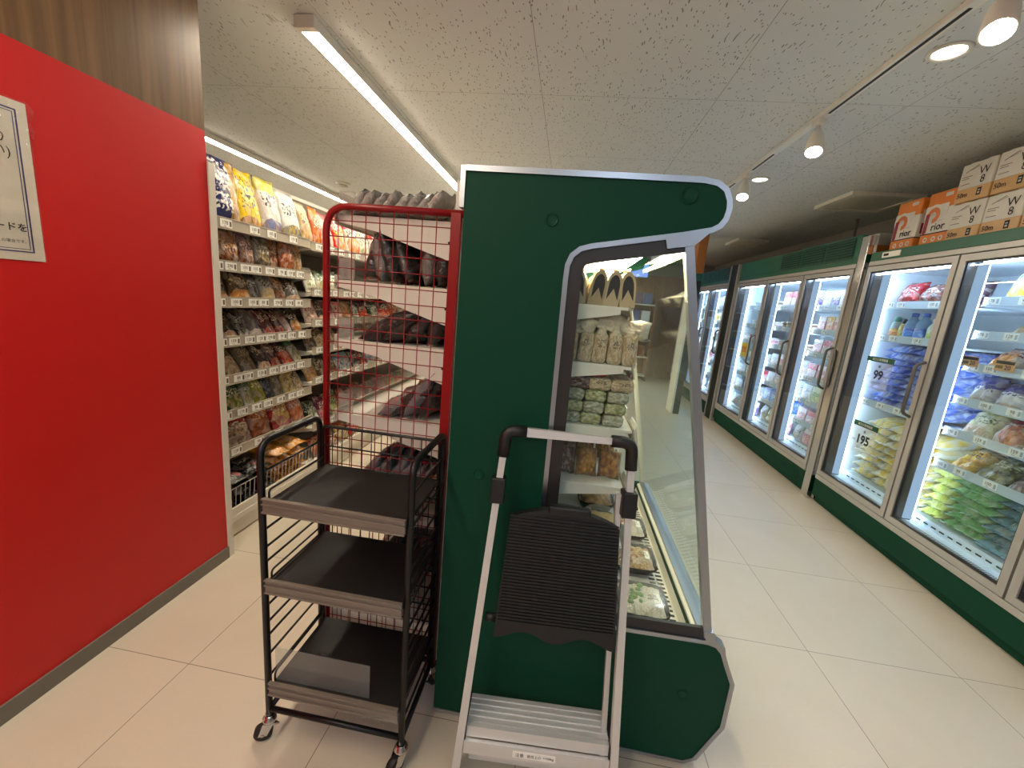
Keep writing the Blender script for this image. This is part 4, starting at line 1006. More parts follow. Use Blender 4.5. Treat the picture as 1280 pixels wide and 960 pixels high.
# ================================================================== FREEZERS
XZ = 2.126
DT = 1.846; DB = .237
def freezer(y0, y1, splits, rails, label, top, grille, loc_group, shelves_in=None):
    t = thing('glass_door_freezer', label, 'freezer', (2.46, (y0+y1)/2, 0), 'upright glass door freezers')
    # carcass
    MB().box(2.80, 2.86, y0, y1, .05, top-.01).build('back_wall', m_liner, t)
    MB().box(XZ+.02, 2.84, y0, y0+.03, .2, DT+.03).box(XZ+.02, 2.84, y1-.03, y1, .2, DT+.03).build('side_wall', m_liner, t)
    MB().box(XZ+.03, 2.84, y0+.03, y1-.03, DT-.03, DT+.01).build('inner_ceiling', m_liner, t)
    fl = MB().box(XZ+.05, 2.80, y0+.03, y1-.03, .20, .245).box(2.30, 2.80, y0+.03, y1-.03, .245, .30)
    fl.build('inner_floor', m_liner, t)
    g = MB()
    g.box(2.186, 2.27, y0+.05, y1-.05, .245, .255)
    q = y0+.06
    while q < y1-.07:
        g.box(2.195, 2.225, q, q+.005, .2555, .2562, 1); q += .013
    q = y0+.06
    while q < y1-.09:
        g.box(2.297, 2.2995, q, q+.03, .268, .276, 1); q += .055
    g.build('air_grille', [m_liner, m_dark], t)
    # kick panel
    k = MB().box(XZ+.035, 2.8, y0+.002, y1-.002, .0, .06).box(XZ, XZ+.04, y0+.002, y1-.002, .055, .195, bev=.003)
    if grille:
        for zz in (.075, .095, .115, .135): k.box(XZ-.003, XZ, y0+.08, y1-.08, zz, zz+.008)
    k.build('kick_panel', m_green, t)
    MB().box(XZ-.004, XZ+.05, y0+.002, y1-.002, .195, .232, bev=.003).build('lower_sill', m_door, t)
    # header
    MB().box(XZ-.002, XZ+.05, y0+.002, y1-.002, DT+.006, DT+.038, bev=.003).build('upper_sill', m_door, t)
    MB().box(XZ+.012, XZ+.05, y0+.002, y1-.002, DT-.01, DT+.008).build('shadow_gap', m_dark, t)
    h = MB().box(XZ, XZ+.06, y0+.002, y1-.002, DT+.038, top, bev=.004).box(XZ+.05, 2.84, y0, y1, DT+.01, top-.012)
    if grille:
        gl = min(1.14, (y1-y0)*.55); n3 = 3; seg = gl/n3
        for i in range(n3):
            a = y0+.05+i*seg+.012; b = y0+.05+(i+1)*seg-.012
            for j in range(7):
                zz = top-.165+j*.021
                h.prism([(XZ-.009, zz), (XZ-.009, zz+.006), (XZ+.002, zz+.016), (XZ+.002, zz+.010)], a, b)
            h.box(XZ-.001, XZ+.0005, a, b, top-.168, top-.015, 1)
        h.box(XZ-.002, XZ, y0+.02, y1-.02, DT+.078, DT+.081, 1)
    h.build('header', [m_green2, m_greend], t)
    # mullions with lamp covers
    edges = [y0]+splits+[y1]
    for i, e in enumerate(edges):
        a, b = e-.022, e+.022
        if i == 0: a, b = y0+.004, y0+.05
        if i == len(edges)-1: a, b = y1-.05, y1-.004
        mm = MB().box(XZ+.026, XZ+.066, a, b, DB, DT-.03).box(XZ+.066, XZ+.136, a+.008, b-.008, DB, DT-.03).build('mullion', m_jamb, t)
        for ya, yb, ok in ((a, a+.008, i > 0), (b-.008, b, i < len(edges)-1)):
            if ok:
                MB().box(XZ+.084, XZ+.136, ya, yb, .262, DT-.035, bev=.002).build('led_cover', e_fridge, mm)
                MB().box(XZ+.1365, XZ+.140, ya, yb, .28, DT-.05).build('led_fill_line', e_line, mm)  # added glow facing inward, out of view, lights the goods evenly
    for i in range(len(edges)-1):
        MB().box(XZ+.07, XZ+.09, edges[i]+.06, edges[i+1]-.06, DT-.045, DT-.032).build('top_lamp', e_top, t)
    # doors
    for i in range(len(edges)-1):
        a, b = edges[i]+.006, edges[i+1]-.006
        d = MB()
        d.ribbon([(a, DB), (b, DB), (b, DT), (a, DT)], .036, XZ-.004, XZ+.024, 'x').build('door', m_door, t)
        d = bpy.data.objects[-1] if False else t.children[-1]
        MB().ribbon([(a+.036, DB+.036), (b-.036, DB+.036), (b-.036, DT-.036), (a+.036, DT-.036)], .010, XZ+.004, XZ+.020, 'x').build('gasket', m_blackframe, d)
        MB().box(XZ+.008, XZ+.013, a+.03, b-.03, DB+.03, DT-.03).build('glass_pane', m_fglass, d)
        hx = XZ-.048; hy = a+.020
        MB().tube([(XZ-.004, hy, 1.235), (hx, hy, 1.215), (hx, hy+.004, .92), (XZ-.004, hy, .90)], (.013, .009), 8, fillet=.03).build('handle', m_handle, d)
        # shelves of this bay
        for j, (z, ) in enumerate([(r_,) for r_ in rails[i]]):
            s = MB().box(2.292, 2.76, a+.02, b-.02, z-.046, z-.036)
            q = a+.05
            s = s.build('shelf', m_liner, t)
            MB().box(2.280, 2.284, a+.02, b-.02, z-.042, z+.004).box(2.276, 2.292, a+.02, b-.02, z-.046, z-.040).build('price_rail', mat_rail2, s)
            nt = 3 if (y0 < 5) else 2
            put_tags(s, 2.2785, [a+.07+(b-a-.16)*(q_+random.uniform(.1, .6))/nt for q_ in range(nt)]+[b-.075], z-.019, '-x', 1.0)
    return t
mat_rail2 = mat('pale clear price rail', (190, 204, 214), .2, spec=.7)
RA1 = [1.607, 1.372, .895]; RA2 = [1.624, 1.44, 1.261, 1.065, .877, .675]
RB3 = [1.585, 1.37, 1.16, .93, .72, .52]; RB2 = [1.586, 1.36, 1.163, .957, .754, .555]
fA = freezer(1.22, 3.42, [1.954, 2.69], [RA2, RA2, RA1], 'freezer nearest the camera, with paper roll packs stacked on its green top', 1.947, False, '')
fB = freezer(3.56, 5.775, [4.245, 4.965], [RB3, RB2, RB2], 'tall middle freezer with three glass doors and a louvred green header', 2.10, True, '')
fC = freezer(6.10, 8.30, [6.83, 7.56], [RB2, RB2, RB2], 'farthest freezer with louvred header, seen beside the wood post', 2.10, True, '')
MB().box(XZ-.018, XZ+.04, 3.445, 3.475, 0, 2.075, bev=.003).box(XZ-.006, XZ+.04, 3.47, 3.545, 0, 2.075).box(XZ+.03, 2.84, 3.43, 3.55, 0, 2.09).build('freezer_end_post', m_mirror)
tag(bpy.data.objects['freezer_end_post'], 'polished steel post joining the near freezer and the middle freezer', 'post')
o = MB().box(XZ-.02, XZ+.03, 5.80, 5.835, 0, 2.10, 1).box(XZ-.01, 2.84, 5.835, 6.06, 0, 2.10, 0).box(XZ-.02, XZ+.03, 6.055, 6.085, 0, 2.10, 1).build('freezer_gap_filler', [m_greend, m_door])
tag(o, 'dark green end panel between the middle and the farthest freezers', 'panel')
MB().box(XZ-.006, XZ-.001, 3.14, 3.30, DT+.052, DT+.088).box(XZ-.007, XZ-.005, 3.24, 3.285, DT+.062, DT+.078, 1).build('header_label', [m_paper, m_ink], fA)

GF = 'frozen goods in the glass door freezers'
FK = dict(
 red=('red', pack((176, 30, 44), None, ((206, 60, 60), (120, 30, 36)), (226, 206, 206), .9, (.5, .4, .5, .4), .18)),
 choc=('brown', pack((110, 56, 44), None, ((150, 80, 60), (70, 36, 32)), (206, 170, 160), .9, (.5, .4, .5, .4), .18)),
 plum=('dark plum', pack((64, 38, 50), None, ((110, 66, 80), (44, 28, 40)), (180, 160, 176), .9, (.5, .5, .5, .4), .18)),
 blue=('blue', pack((96, 128, 222), (50, 72, 206), ((206, 222, 246), (96, 124, 216)), (236, 242, 250), .80, (.5, .4, .5, .36), .18)),
 yel=('yellow white', pack((228, 226, 208), (240, 200, 40), ((240, 200, 40), (226, 216, 170)), (222, 160, 30), .66, (.6, .35, .46, .36), .2)),
 lemon=('yellow green', pack((200, 206, 216), (104, 160, 60), ((236, 216, 40), (226, 200, 60)), (90, 110, 140), .76, (.5, .28, .46, .16), .2)),
 lav=('lavender grey', pack((130, 122, 146), None, ((150, 140, 166), (96, 88, 110)), (200, 196, 216), .9, (.5, .5, .6, .4), .2)),
 tray=('beige', pack((206, 190, 166), None, ((222, 190, 130), (190, 160, 120)), (120, 96, 80), .9, (.5, .4, .5, .35), .2)),
 chick=('orange white', pack((214, 206, 200), (140, 90, 76), ((222, 160, 70), (196, 110, 50)), (120, 60, 50), .82, (.4, .4, .4, .35), .2)),
 greyw=('grey', pack((140, 136, 134), (120, 90, 86), ((170, 160, 150), (110, 100, 96)), (226, 222, 216), .8)),
 bluew=('white blue', pack((206, 208, 220), (44, 40, 140), ((226, 190, 140), (190, 186, 200)), (60, 60, 130), .62, (.5, .1, .5, .14), .2)),
 rust=('red tan', pack((180, 166, 146), (150, 50, 44), ((222, 170, 90), (170, 120, 70)), (110, 40, 40), .82)),
 cream=('pale cream', pack((216, 214, 176), (190, 186, 100), ((222, 170, 130), (226, 216, 196)), (70, 90, 70), .8, (.5, .2, .4, .18), .2)),
 redw=('red white', pack((206, 190, 186), (150, 36, 44), ((170, 60, 50), (214, 140, 90)), (130, 40, 50), .7, (.6, .35, .36, .3), .2)),
 yelbr=('yellow brown', pack((196, 160, 70), (120, 96, 40), ((236, 196, 60), (190, 120, 50)), (60, 44, 30), .8, (.4, .4, .5, .4), .2)),
 olive=('olive green', pack((96, 96, 50), (70, 66, 40), ((140, 140, 70), (60, 60, 36)), (206, 206, 180), .8, (.5, .5, .6, .4), .2)),
 brn=('brown', pack((120, 96, 80), (206, 210, 216), ((150, 110, 90), (90, 66, 56)), (70, 70, 90), .8, (.5, .4, .5, .4), .2)),
 grn=('green', pack((120, 180, 110), (90, 150, 90), ((150, 200, 120), (80, 140, 70)), (226, 240, 226), .8, (.5, .4, .5, .3), .2)),
 lime=('lime yellow', pack((206, 214, 110), (170, 196, 90), ((226, 222, 110), (170, 190, 80)), (246, 246, 226), .8, (.5, .4, .5, .3), .2)),
 teal=('blue grey', pack((110, 150, 160), (76, 120, 136), ((150, 176, 170), (70, 110, 110)), (220, 232, 236), .8, (.5, .4, .5, .3), .2)),
 coral=('coral red', pack((206, 90, 66), (190, 60, 50), ((226, 130, 90), (170, 50, 40)), (240, 220, 210), .8, (.5, .4, .5, .3), .2)),
 pink=('pink', pack((226, 170, 186), (236, 226, 230), ((236, 120, 130), (246, 226, 220)), (190, 50, 90), .7, (.5, .35, .4, .25), .35)),
 purple=('purple', pack((130, 110, 176), (226, 222, 236), ((190, 170, 216), (110, 90, 150)), (240, 236, 246), .66, (.5, .3, .4, .22), .35)),
 wht=('white', pack((226, 230, 232), (206, 216, 226), ((226, 206, 170), (206, 190, 190)), (70, 80, 130), .7, (.5, .3, .4, .22), .35)),
 orn=('orange', pack((230, 140, 60), (240, 190, 90), ((250, 210, 130), (220, 100, 50)), (246, 240, 226), .7, (.5, .35, .4, .25), .35)),
 redbx=('red white', pack((226, 206, 206), (206, 40, 70), ((236, 150, 160), (226, 226, 226)), (200, 30, 60), .66, (.5, .3, .4, .22), .35)),
 ylbx=('yellow', pack((230, 206, 90), (236, 226, 170), ((210, 150, 60), (246, 226, 150)), (150, 80, 40), .7, (.5, .35, .4, .25), .35)),
 gnbx=('pale green', pack((186, 206, 110), (216, 226, 170), ((150, 186, 80), (226, 230, 170)), (70, 110, 50), .7, (.5, .35, .4, .25), .35)),
 blkyl=('black yellow', pack((44, 40, 36), (30, 28, 26), ((222, 200, 90), (190, 160, 50)), (230, 220, 160), .8, (.5, .5, .42, .28), .35)),
 bluebx=('blue', pack((70, 130, 206), (50, 90, 180), ((150, 196, 236), (60, 110, 190)), (236, 242, 250), .75, (.5, .35, .4, .25), .35)),
 brcup=('brown cream', pack((206, 190, 160), (120, 86, 56), ((150, 110, 80), (226, 210, 180)), (90, 60, 40), .75, (.5, .35, .4, .25), .35)),
)
m_cap = mat('white plastic lid', (226, 226, 222), .35); m_capd = mat('dark cap', (36, 40, 70), .35); m_capt = mat('teal cap', (90, 160, 150), .35); m_capb = mat('blue cap', (60, 100, 190), .35)
def row_right(z, y0, y1, items, kind, h, d, where, noun, name, tilt=.15, x=2.30, lids=None, cat=None):
    tot = sum(q[1] for q in items); y = y1; zf = z-.036
    for n, (k, wt) in enumerate(items):
        wd = (y1-y0)*wt/tot; desc, m = FK[k]
        h_ = h; h = round(h*1.28, 3); hh = h*random.uniform(.9, 1.02)
        if kind in ('bag', 'flat', 'fat'): me = pmesh(kind, (round(wd*.98, 3), h, d), [m], random.randint(0, 3)); rot = (-tilt+random.uniform(-.06, .06), random.uniform(-.04, .04), FNX+random.uniform(-.1, .1)); xx = x+d*.35
        elif kind == 'box': me = pmesh('box', (round(wd*.94, 3), h, d), [m]); rot = (-tilt, 0, FNX+random.uniform(-.03, .03)); xx = x+d*.5
        else: me = pmesh(kind, (round(wd*.95, 3), h, round(wd*.95, 3)), [m, lids or m_cap, m]); rot = (0, 0, FNX+random.uniform(-.5, .5)); xx = x+wd*.5+.01
        product(name, me, (xx, y-wd/2, zf), rot, f'{desc} {noun}, {ORD[n]} from far end, {where}', cat or noun.split(' ')[-1] if not cat else cat, GF, (1, 1, hh/h) if kind != 'box' else 1.0)
        y -= wd; h = h_
W1 = 'second near freezer door'; WA = 'price film door'
# bay A1 (with the two price films)
row_right(RA1[0], 2.74, 3.36, [('red', 1), ('choc', 1.3), ('plum', 1.5)], 'fat', .15, .12, f'top shelf, {WA}', 'frozen bag', 'frozen_bag', .35, cat='frozen bag')
by = 3.345
for n, (k, wd, hh, kd, lid, lab) in enumerate((('orn', .068, .175, 'squeeze', m_capt, 'orange labelled bottle with teal cap'), ('ylbx', .05, .16, 'squeeze', m_capd, 'slim yellow bottle with dark cap'), ('bluebx', .085, .20, 'bottle', m_capb, 'large pale blue water bottle, farther one'), ('bluebx', .085, .20, 'bottle', m_capb, 'large pale blue water bottle, nearer one'),
        ('gnbx', .062, .165, 'bottle', m_cap, 'lime green bottle with white cap, first of three'), ('gnbx', .062, .165, 'bottle', m_cap, 'lime green bottle with white cap, second of three'), ('gnbx', .062, .165, 'bottle', m_cap, 'lime green bottle with white cap, third of three'))):
    body = glassmat('clear bottle plastic', (200, 222, 240), 1.0, hazec=(150, 190, 226), haze=.45) if k == 'bluebx' else (mat('bottle plastic', {'orn': (170, 190, 200), 'ylbx': (214, 196, 130), 'gnbx': (206, 214, 200)}[k], .3))
    product('drink_bottle', pmesh(kd, (wd, hh, wd), [body, lid, FK[k][1]], n), (2.34, by-wd/2, RA1[1]-.036), (0, 0, FNX+.3*n), f'{lab}, second shelf, {WA}', 'bottle', GF)
    by -= wd+.006
def pile(k, y0, y1, cols, rows, z0, th, ln, where, noun, x=2.305, name='frozen_bag', cat='frozen bag', kind='flat', tl=.16):
    wd = (y1-y0)/cols; desc, m = FK[k]
    for c in range(cols):
        for r_ in range(rows):
            me = pmesh(kind, (round(wd*1.05, 3), ln, th*1.9), [m], (c+r_*2) % 4)
            product(name, me, (x+random.uniform(-.012, .012)+.004*r_, y1-wd*(c+.5)+random.uniform(-.012, .012), z0+th*(r_+.5)), (-R(90)+tl+random.uniform(-.08, .08), random.uniform(-.07, .07), FNX+random.uniform(-.1, .1)),
                    f'{desc} {noun}, {ORD[r_]} layer, {ORD[c]} pile, {where}', cat, GF)
pile('blue', 2.75, 3.36, 3, 9, .862, .047, .30, f'third shelf, {WA}', 'frozen bag')
pile('yel', 2.75, 3.36, 3, 8, .302, .055, .34, f'bottom, {WA}', 'frozen bag')
# bay A2
row_right(RA2[0], 2.0, 2.63, [('lemon', 1), ('lav', 1.4), ('greyw', 1.2)], 'fat', .20, .11, f'top shelf, {W1}', 'frozen bag', 'frozen_bag', .4, cat='frozen bag')
row_right(RA2[1], 2.0, 2.55, [('tray', 1), ('tray', 1.1), ('chick', 1)], 'fat', .12, .09, f'second shelf, {W1}', 'frozen bag', 'frozen_bag', .8, cat='frozen bag')
row_right(RA2[2], 2.0, 2.62, [('chick', 1.2), ('greyw', 1.2), ('chick', 1), ('greyw', .9)], 'fat', .15, .09, f'third shelf, {W1}', 'frozen bag', 'frozen_bag', .7, cat='frozen bag')
row_right(RA2[3], 2.0, 2.63, [('bluew', 1), ('bluew', 1.2), ('rust', 1.3), ('rust', 1)], 'fat', .14, .10, f'fourth shelf, {W1}', 'frozen bag', 'frozen_bag', .3, cat='frozen bag')
row_right(RA2[4], 2.0, 2.63, [('cream', 1.2), ('redw', 1), ('redw', 1.1), ('rust', .9)], 'fat', .16, .09, f'fifth shelf, {W1}', 'frozen bag', 'frozen_bag', .5, cat='frozen bag')
row_right(RA2[5], 2.0, 2.63, [('yelbr', 1), ('olive', 1.2), ('brn', 1.2), ('brn', 1)], 'fat', .17, .08, f'sixth shelf, {W1}', 'frozen bag', 'frozen_bag', .9, cat='frozen bag')
pile('lime', 2.56, 2.70, 1, 6, .302, .05, .34, f'bottom, {W1}', 'frozen bag')
pile('grn', 2.33, 2.56, 1, 6, .302, .05, .34, f'bottom, {W1}', 'frozen bag')
pile('teal', 2.10, 2.33, 1, 6, .302, .048, .34, f'bottom, {W1}', 'frozen bag')
pile('coral', 1.98, 2.10, 1, 4, .302, .05, .34, f'bottom, {W1}', 'frozen bag')
# middle freezer
def bay(rails, y0, y1, spec, where):
    for j, (keys, kind, h, d) in enumerate(spec):
        z = rails[j] if j < len(rails) else .336
        nn = {'cup': 'ice cream tub', 'box': 'ice cream box', 'fat': 'frozen bag', 'bag': 'frozen bag'}[kind]
        row_right(z, y0+.05, y1-.05, [(k, 1) for k in keys], kind, h, d, f'{SHN[j] if j < 6 else "bottom row"}, {where}', nn, nn.replace(' ', '_'), .06, cat=nn)
D3 = 'nearest middle freezer door'
bay(RB3, 3.56, 4.245, [(('wht', 'purple', 'wht', 'pink', 'wht'), 'box', .13, .12), (('pink', 'orn', 'pink', 'wht', 'brcup'), 'box', .12, .10), (('pink', 'redbx', 'redbx', 'pink'), 'box', .12, .12),
    (('redbx', 'pink', 'ylbx', 'wht'), 'box', .12, .12), (('wht', 'gnbx', 'gnbx', 'gnbx'), 'box', .13, .12), (('pink', 'redbx', 'blkyl', 'blkyl'), 'box', .11, .12), (('wht', 'pink', 'purple', 'purple'), 'fat', .13, .08)], D3)
D2 = 'second middle freezer door'
bay(RB2, 4.245, 4.965, [(('redbx', 'redbx', 'wht', 'purple'), 'box', .14, .10), (('brcup', 'brcup', 'brcup', 'brcup', 'brcup', 'brcup'), 'cup', .075, .08), (('pink', 'wht', 'bluebx', 'brcup', 'brcup'), 'cup', .075, .08),
    (('wht', 'pink', 'wht', 'wht'), 'box', .11, .10), (('wht', 'brcup', 'redbx', 'wht'), 'box', .11, .10), (('bluebx', 'bluebx', 'wht', 'bluebx'), 'box', .12, .10), (('wht', 'cream', 'wht', 'pink'), 'fat', .14, .08)], D2)
D1 = 'farthest middle freezer door'
bay(RB2, 4.965, 5.775, [(('wht', 'wht', 'brcup'), 'cup', .07, .08), (('wht', 'wht', 'pink'), 'cup', .07, .08), (('brcup', 'redbx', 'wht', 'pink'), 'box', .08, .10), (('ylbx', 'wht', 'wht'), 'box', .09, .10), (('wht', 'wht', 'redbx'), 'box', .1, .10), (('wht', 'bluebx', 'wht'), 'box', .1, .10), (('wht', 'pink', 'purple'), 'fat', .13, .08)], D1)
D4 = 'nearest far freezer door'
bay(RB2, 6.10, 6.83, [(('purple', 'wht', 'purple'), 'box', .14, .10), (('ylbx', 'ylbx', 'gnbx'), 'box', .12, .10), (('purple', 'wht', 'pink', 'wht'), 'box', .1, .10), (('wht', 'redbx', 'wht'), 'box', .1, .10), (('bluebx', 'wht', 'wht'), 'box', .1, .10), (('gnbx', 'ylbx', 'wht'), 'box', .1, .10), (('wht', 'ylbx', 'wht'), 'fat', .13, .08)], D4)
D5 = 'second far freezer door'
bay(RB2, 6.83, 7.56, [(('wht', 'pink', 'wht'), 'box', .13, .10), (('gnbx', 'gnbx', 'ylbx'), 'box', .12, .10), (('bluebx', 'wht', 'wht'), 'box', .1, .10), (('wht', 'brcup', 'wht'), 'box', .1, .10), (('wht', 'wht', 'redbx'), 'box', .1, .10), (('bluebx', 'bluebx', 'wht'), 'box', .1, .10), (('wht', 'wht', 'wht'), 'fat', .13, .08)], D5)
# price films on the glass
m_filmsheet = glassmat('clear price film', (250, 250, 246), .6, hazec=(226, 232, 240), haze=.2)
def price_film(y1, y0, zt, zb, big, small, label):
    t = thing('price_film', label, 'price sign', (XZ+.006, (y0+y1)/2, zb), 'price films on the freezer glass')
    X = XZ+.0055
    MB().box(X, X+.001, y0, y1, zb, zt-.03).build('sheet', m_filmsheet, t)
    h = MB().box(X-.001, X+.001, y0-.008, y1+.008, zt-.034, zt, 0)
    h.text('毎日お買得価格', .020, (X-.0013, (y0+y1)/2, zt-.017), (0, -1, 0), (0, 0, 1), 1)
    h.build('header_strip', [m_greenink, m_paper], t)
    g = MB(); c = (y0+y1)/2
    g.text('袋', .022, (X-.0012, c-.01, zt-.062), (0, -1, 0), (0, 0, 1), bold=.01)
    g.text(big, .085, (X-.0012, c-.015, zt-.120), (0, -1, 0), (0, 0, 1), bold=.03)
    g.text('本体', .016, (X-.0012, c+.075, zt-.134), (0, -1, 0), (0, 0, 1)).text('円', .018, (X-.0012, c-.090, zt-.142), (0, -1, 0), (0, 0, 1))
    g.text(small, .020, (X-.0012, c-.01, zt-.178), (0, -1, 0), (0, 0, 1))
    g.build('printed_price', m_ink, t)
price_film(3.19, 2.96, 1.222, 1.00, '99', '(106.92円)', 'clear price film reading 99 with green header, upper one on the freezer glass')
price_film(3.16, 2.94, .762, .54, '195', '(210.60円)', 'clear price film reading 195 with green header, lower one on the freezer glass')
for n, (ya, yb, zt, lab) in enumerate(((2.66, 2.565, 1.30, 'farther'), (2.475, 2.375, 1.30, 'nearer'))):
    t = thing('coupon_card', f'tan card reading 20 hung on the third shelf of the near freezer, {lab} one', 'card', (2.262, (ya+yb)/2, 1.245), 'tan cards in the near freezer')
    MB().box(2.262, 2.264, yb, ya, 1.243, zt).box(2.2612, 2.262, yb+.004, ya-.004, zt-.020, zt-.004, 1).box(2.2612, 2.262, (ya+yb)/2+.008, ya-.006, 1.256, 1.272, 2).text('20', .032, (2.2612, (ya+yb)/2-.018, 1.263), (0, -1, 0), (0, 0, 1), 1, bold=.02).build('card', [m_tan, m_ink, mat('olive print', (110, 84, 40), .5)], t)
t = thing('notice_card', 'yellow notice stuck inside the farthest door of the middle freezer', 'card', (2.15, 5.30, .97))
MB().box(2.150, 2.152, 5.2, 5.36, .97, 1.13).box(2.149, 2.150, 5.22, 5.34, 1.02, 1.09, 1).build('card', [mat('yellow card', (236, 200, 50), .5), m_orangeink], t)

# ================================================================== PAPER PACKS ON THE FREEZER
m_pw = mat('white wrapper film', (216, 212, 204), .3, bump=.25, bscale=30); m_po = mat('orange wrapper film', (222, 128, 48), .3, bump=.25, bscale=30)
m_pt = mat('tan wrapper film', (206, 164, 112), .3, bump=.25, bscale=30); m_crim = mat('crimson print', (150, 24, 50), .4); m_lg = mat('light grey print', (190, 186, 180), .4)
m_gray = mat('grey ink', (120, 116, 112), .5); m_copper = mat('terracotta print', (214, 120, 62), .4)
TZ = 1.9455
def pbase(mb, w, h, d, z0, z1, mi):
    mb.box(-w/2, w/2, -d/2, d/2, z0, z1, mi, bev=.008)
def prior_pack(y, label):
    t = thing('tissue_pack', label, 'paper pack', (2.29, y, TZ), 'orange paper packs'); t['_o'] = (0, 0, 0); t.rotation_euler = (0, 0, FNX)
    w, h, d = .20, .325, .20
    b = MB(); pbase(b, w, h, d, 0, .078, 1); pbase(b, w, h, d, .072, .225, 0); pbase(b, w, h, d, .219, h, 1)
    b.build('wrapper', [m_pw, m_po], t)
    f = MB(); Y = -d/2-.0012
    f.box(-w/2, w/2, Y, Y+.001, .072, .078, 3)
    def arc(cx, cz, r0, r1, a0, a1, mi, ax='y', q=Y-.0006):
        n = 12; P = [(cx+r1*math.cos(a0+(a1-a0)*i/n), cz+r1*math.sin(a0+(a1-a0)*i/n)) for i in range(n+1)]+[(cx+r0*math.cos(a1-(a1-a0)*i/n), cz+r0*math.sin(a1-(a1-a0)*i/n)) for i in range(n+1)]
        f.prism(P, q, q+.001, ax, mi)
    f.box(-.099, .06, Y, Y+.0006, .17, .245, 0)
    arc(-.035, .185, .0, .048, -1.57, 3.14, 2); arc(-.035, .185, .0, .02, 0, 6.28, 0, 'y', Y-.0012); arc(-.035, .185, .049, .066, -.3, 3.14, 0)
    f.box(-.086, -.062, Y-.0018, Y-.0002, .088, .20, 1); arc(-.074, .09, .0, .013, 0, 6.28, 1, 'y', Y-.0020)
    f.text('rior', .062, (.022, Y-.0004, .112), (1, 0, 0), (0, 0, 1), 3, bold=.015)
    f.text('ティシュー', .012, (.02, Y-.0004, .147), (1, 0, 0), (0, 0, 1), 3)
    f.box(.02, .07, Y, Y+.001, .285, .306, 0)
    for xx in (-.05, .01, .06):
        g_ = f; f = MB(); arc(xx, .04, .0, .016, 0, 6.28, 0); arc(xx, .04, .0, .007, 0, 6.28, 2, 'y', Y-.0010); f.build('printed_dot', [m_pw, m_crim, m_copper, m_ink], t); f = g_
    f.build('front_print', [m_pw, m_crim, m_copper, m_ink], t)
    s = MB(); X = w/2+.0012
    s.box(X-.001, X, -.08, .03, .17, .25, 0).box(X-.0008, X+.0004, -.075, -.02, .10, .165, 1).box(X-.0008, X+.0004, -.06, .0, .185, .205, 2).box(X-.001, X, -d/2, d/2, .072, .078, 3)
    s.build('side_print', [m_pw, m_crim, m_copper, m_ink], t)
prior_pack(3.262, 'orange and white paper pack standing farthest along the near freezer top')
prior_pack(3.012, 'orange and white paper pack beside the white roll packs on the freezer top')
def roll_pack(y, z, label):
    t = thing('toilet_roll_pack', label, 'paper pack', (2.285, y, z), 'white toilet roll packs'); t['_o'] = (0, 0, 0); t.rotation_euler = (0, 0, FNX)
    w, h, d = .205, .212, .205
    b = MB(); pbase(b, w, h, d, 0, .078, 1); pbase(b, w, h, d, .07, h, 0)
    for xx in (-.05, .05):
        for yy in (-.05, .05): b.lathe([(.048, h-.004), (.044, h+.004), (.02, h+.005)], (xx, yy, 0), 16, mi=0)
    b.build('wrapper', [m_pw, m_pt], t)
    for face in (0, 1):
        f = MB(); Y = -d/2-.0012
        f.text('W', .062, (.045, Y, .155), (1, 0, 0), (0, 0, 1), 0).text('8', .058, (.045, Y, .108), (1, 0, 0), (0, 0, 1), 0)
        f.text('50m', .038, (-.055, Y, .040), (1, 0, 0), (0, 0, 1), 0, bold=.01)
        f.box(.03, .055, Y, Y+.001, .022, .062, 0).box(.036, .049, Y-.0004, Y, .046, .052, 2).box(.036, .049, Y-.0004, Y, .030, .040, 2)
        for pq, rq in (([(-.07, Y, .165), (-.03, Y, .180), (.0, Y, .192)], .0014), ([(-.05, Y, .172), (-.02, Y, .176), (.008, Y, .186)], .001)):
            q = MB(); q.tube(pq, rq, 4)
            if face:
                for v in q.b.verts: v.co = Vector((-v.co.y, v.co.x, v.co.z))
            q.build('printed_flourish', m_gray, t)
        for xb, zq in ((-.025, .139), (-.04, .128), (-.03, .098)):
            q = MB(); q.box(-.085, xb, Y, Y+.001, zq, zq+.0035)
            if face:
                for v in q.b.verts: v.co = Vector((-v.co.y, v.co.x, v.co.z))
            q.build('printed_rule', m_gray, t)
        if face:
            for v in f.b.verts: v.co = Vector((-v.co.y, v.co.x, v.co.z))
        f.build('front_print' if not face else 'side_print', [m_ink, m_gray, m_lg], t)
roll_pack(2.808, TZ, 'white toilet roll pack on the freezer top, lower row, beside the orange pack')
roll_pack(2.598, TZ, 'white toilet roll pack on the freezer top, lower row, second from the orange pack')
roll_pack(2.388, TZ, 'white toilet roll pack on the freezer top, lower row, third from the orange pack')
roll_pack(2.815, TZ+.218, 'white toilet roll pack on the freezer top, upper row, farther one above the orange pack')
roll_pack(2.600, TZ+.218, 'white toilet roll pack on the freezer top, upper row, nearer one')

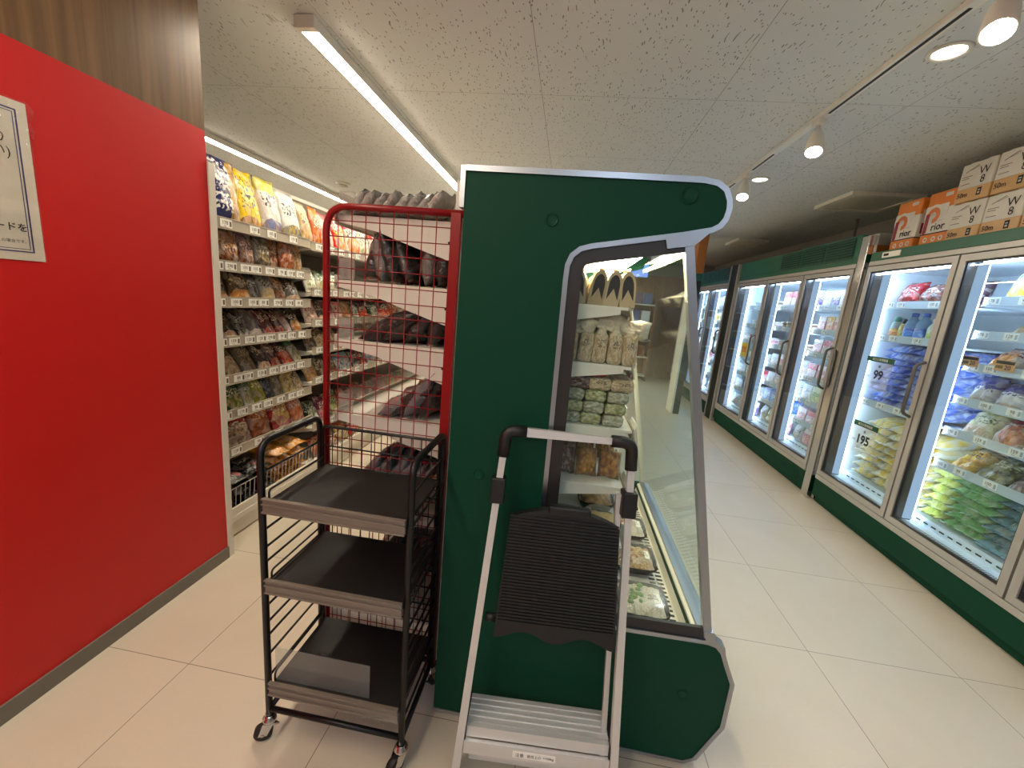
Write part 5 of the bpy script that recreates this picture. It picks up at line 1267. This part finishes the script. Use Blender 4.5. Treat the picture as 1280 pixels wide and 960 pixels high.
# ================================================================== FAR END
t = thing('hanging_arrow_sign', 'small white hanging sign with a teal left arrow seen through the showcase glass', 'sign', (1.13, 6, 2.03))
MB().box(1.03, 1.22, 5.995, 6.005, 2.03, 2.17).build('board', mat('pale board', (226, 240, 240), .4), t)
a = MB(); a.prism([(1.06, 2.10), (1.12, 2.15), (1.135, 2.138), (1.10, 2.108), (1.19, 2.108), (1.19, 2.092), (1.10, 2.092), (1.135, 2.062), (1.12, 2.05)], 5.992, 5.996); a.build('arrow', mat('teal print', (30, 150, 160), .4), t)
MB().tube([(1.05, 6, 2.17), (1.05, 6, ZC)], .003, 5).tube([(1.2, 6, 2.17), (1.2, 6, ZC)], .003, 5).build('wire', m_grey, t)
t = thing('info_screen', 'blue lit screen hanging at the far end, seen through the showcase', 'screen', (1.34, 8.9, 2.09))
MB().box(1.16, 1.52, 8.9, 8.93, 2.08, 2.36, bev=.004).build('casing', m_black, t)
MB().box(1.17, 1.51, 8.897, 8.9, 2.09, 2.35).build('display', emat('blue display', (120, 150, 236), .8), t)
MB().tube([(1.34, 8.92, 2.36), (1.34, 8.92, ZC)], .012, 8).build('ceiling_pole', m_grey, t)
t = thing('shelf_rack', 'brown wooden rack of small goods at the far end, seen through the showcase glass', 'shelf rack', (.95, 8.7, 0))
MB().box(.2, 1.7, 8.86, 8.9, 0, 1.9).build('back_panel', m_brown, t)
for xx in (.2, .95, 1.68): MB().box(xx, xx+.03, 8.55, 8.86, 0, 1.9).build('upright_panel', m_brown, t)
for zz in (.12, .5, .85, 1.2, 1.55): MB().box(.2, 1.7, 8.55, 8.86, zz-.02, zz).build('shelf', m_cream, t)
FR = [('dark red', mat('dark red carton', (120, 30, 44), .4)), ('purple', mat('purple carton', (96, 70, 120), .4)), ('white', mat('white carton', (206, 206, 206), .4)), ('brown', mat('brown carton', (130, 84, 52), .4)), ('blue', mat('blue carton', (70, 84, 140), .4))]
for j, zz in enumerate((.5, .85, 1.2, 1.55)):
    for i in range(7):
        dn, mm = FR[(i*3+j*2) % 5]
        product('carton', pmesh('box', (.17, .22, .16), [mm]), (.33+i*.2, 8.66, zz), (0, 0, random.uniform(-.06, .06)), f'{dn} carton, {ORD[i]} from the left end, {SHN[3-j]} of the far wooden rack', 'carton', 'cartons on the far wooden rack')
for o in list(bpy.data.objects):
    if '_o' in o: del o['_o']
    if o.type == 'MESH' and not o.users_collection: COL.objects.link(o)
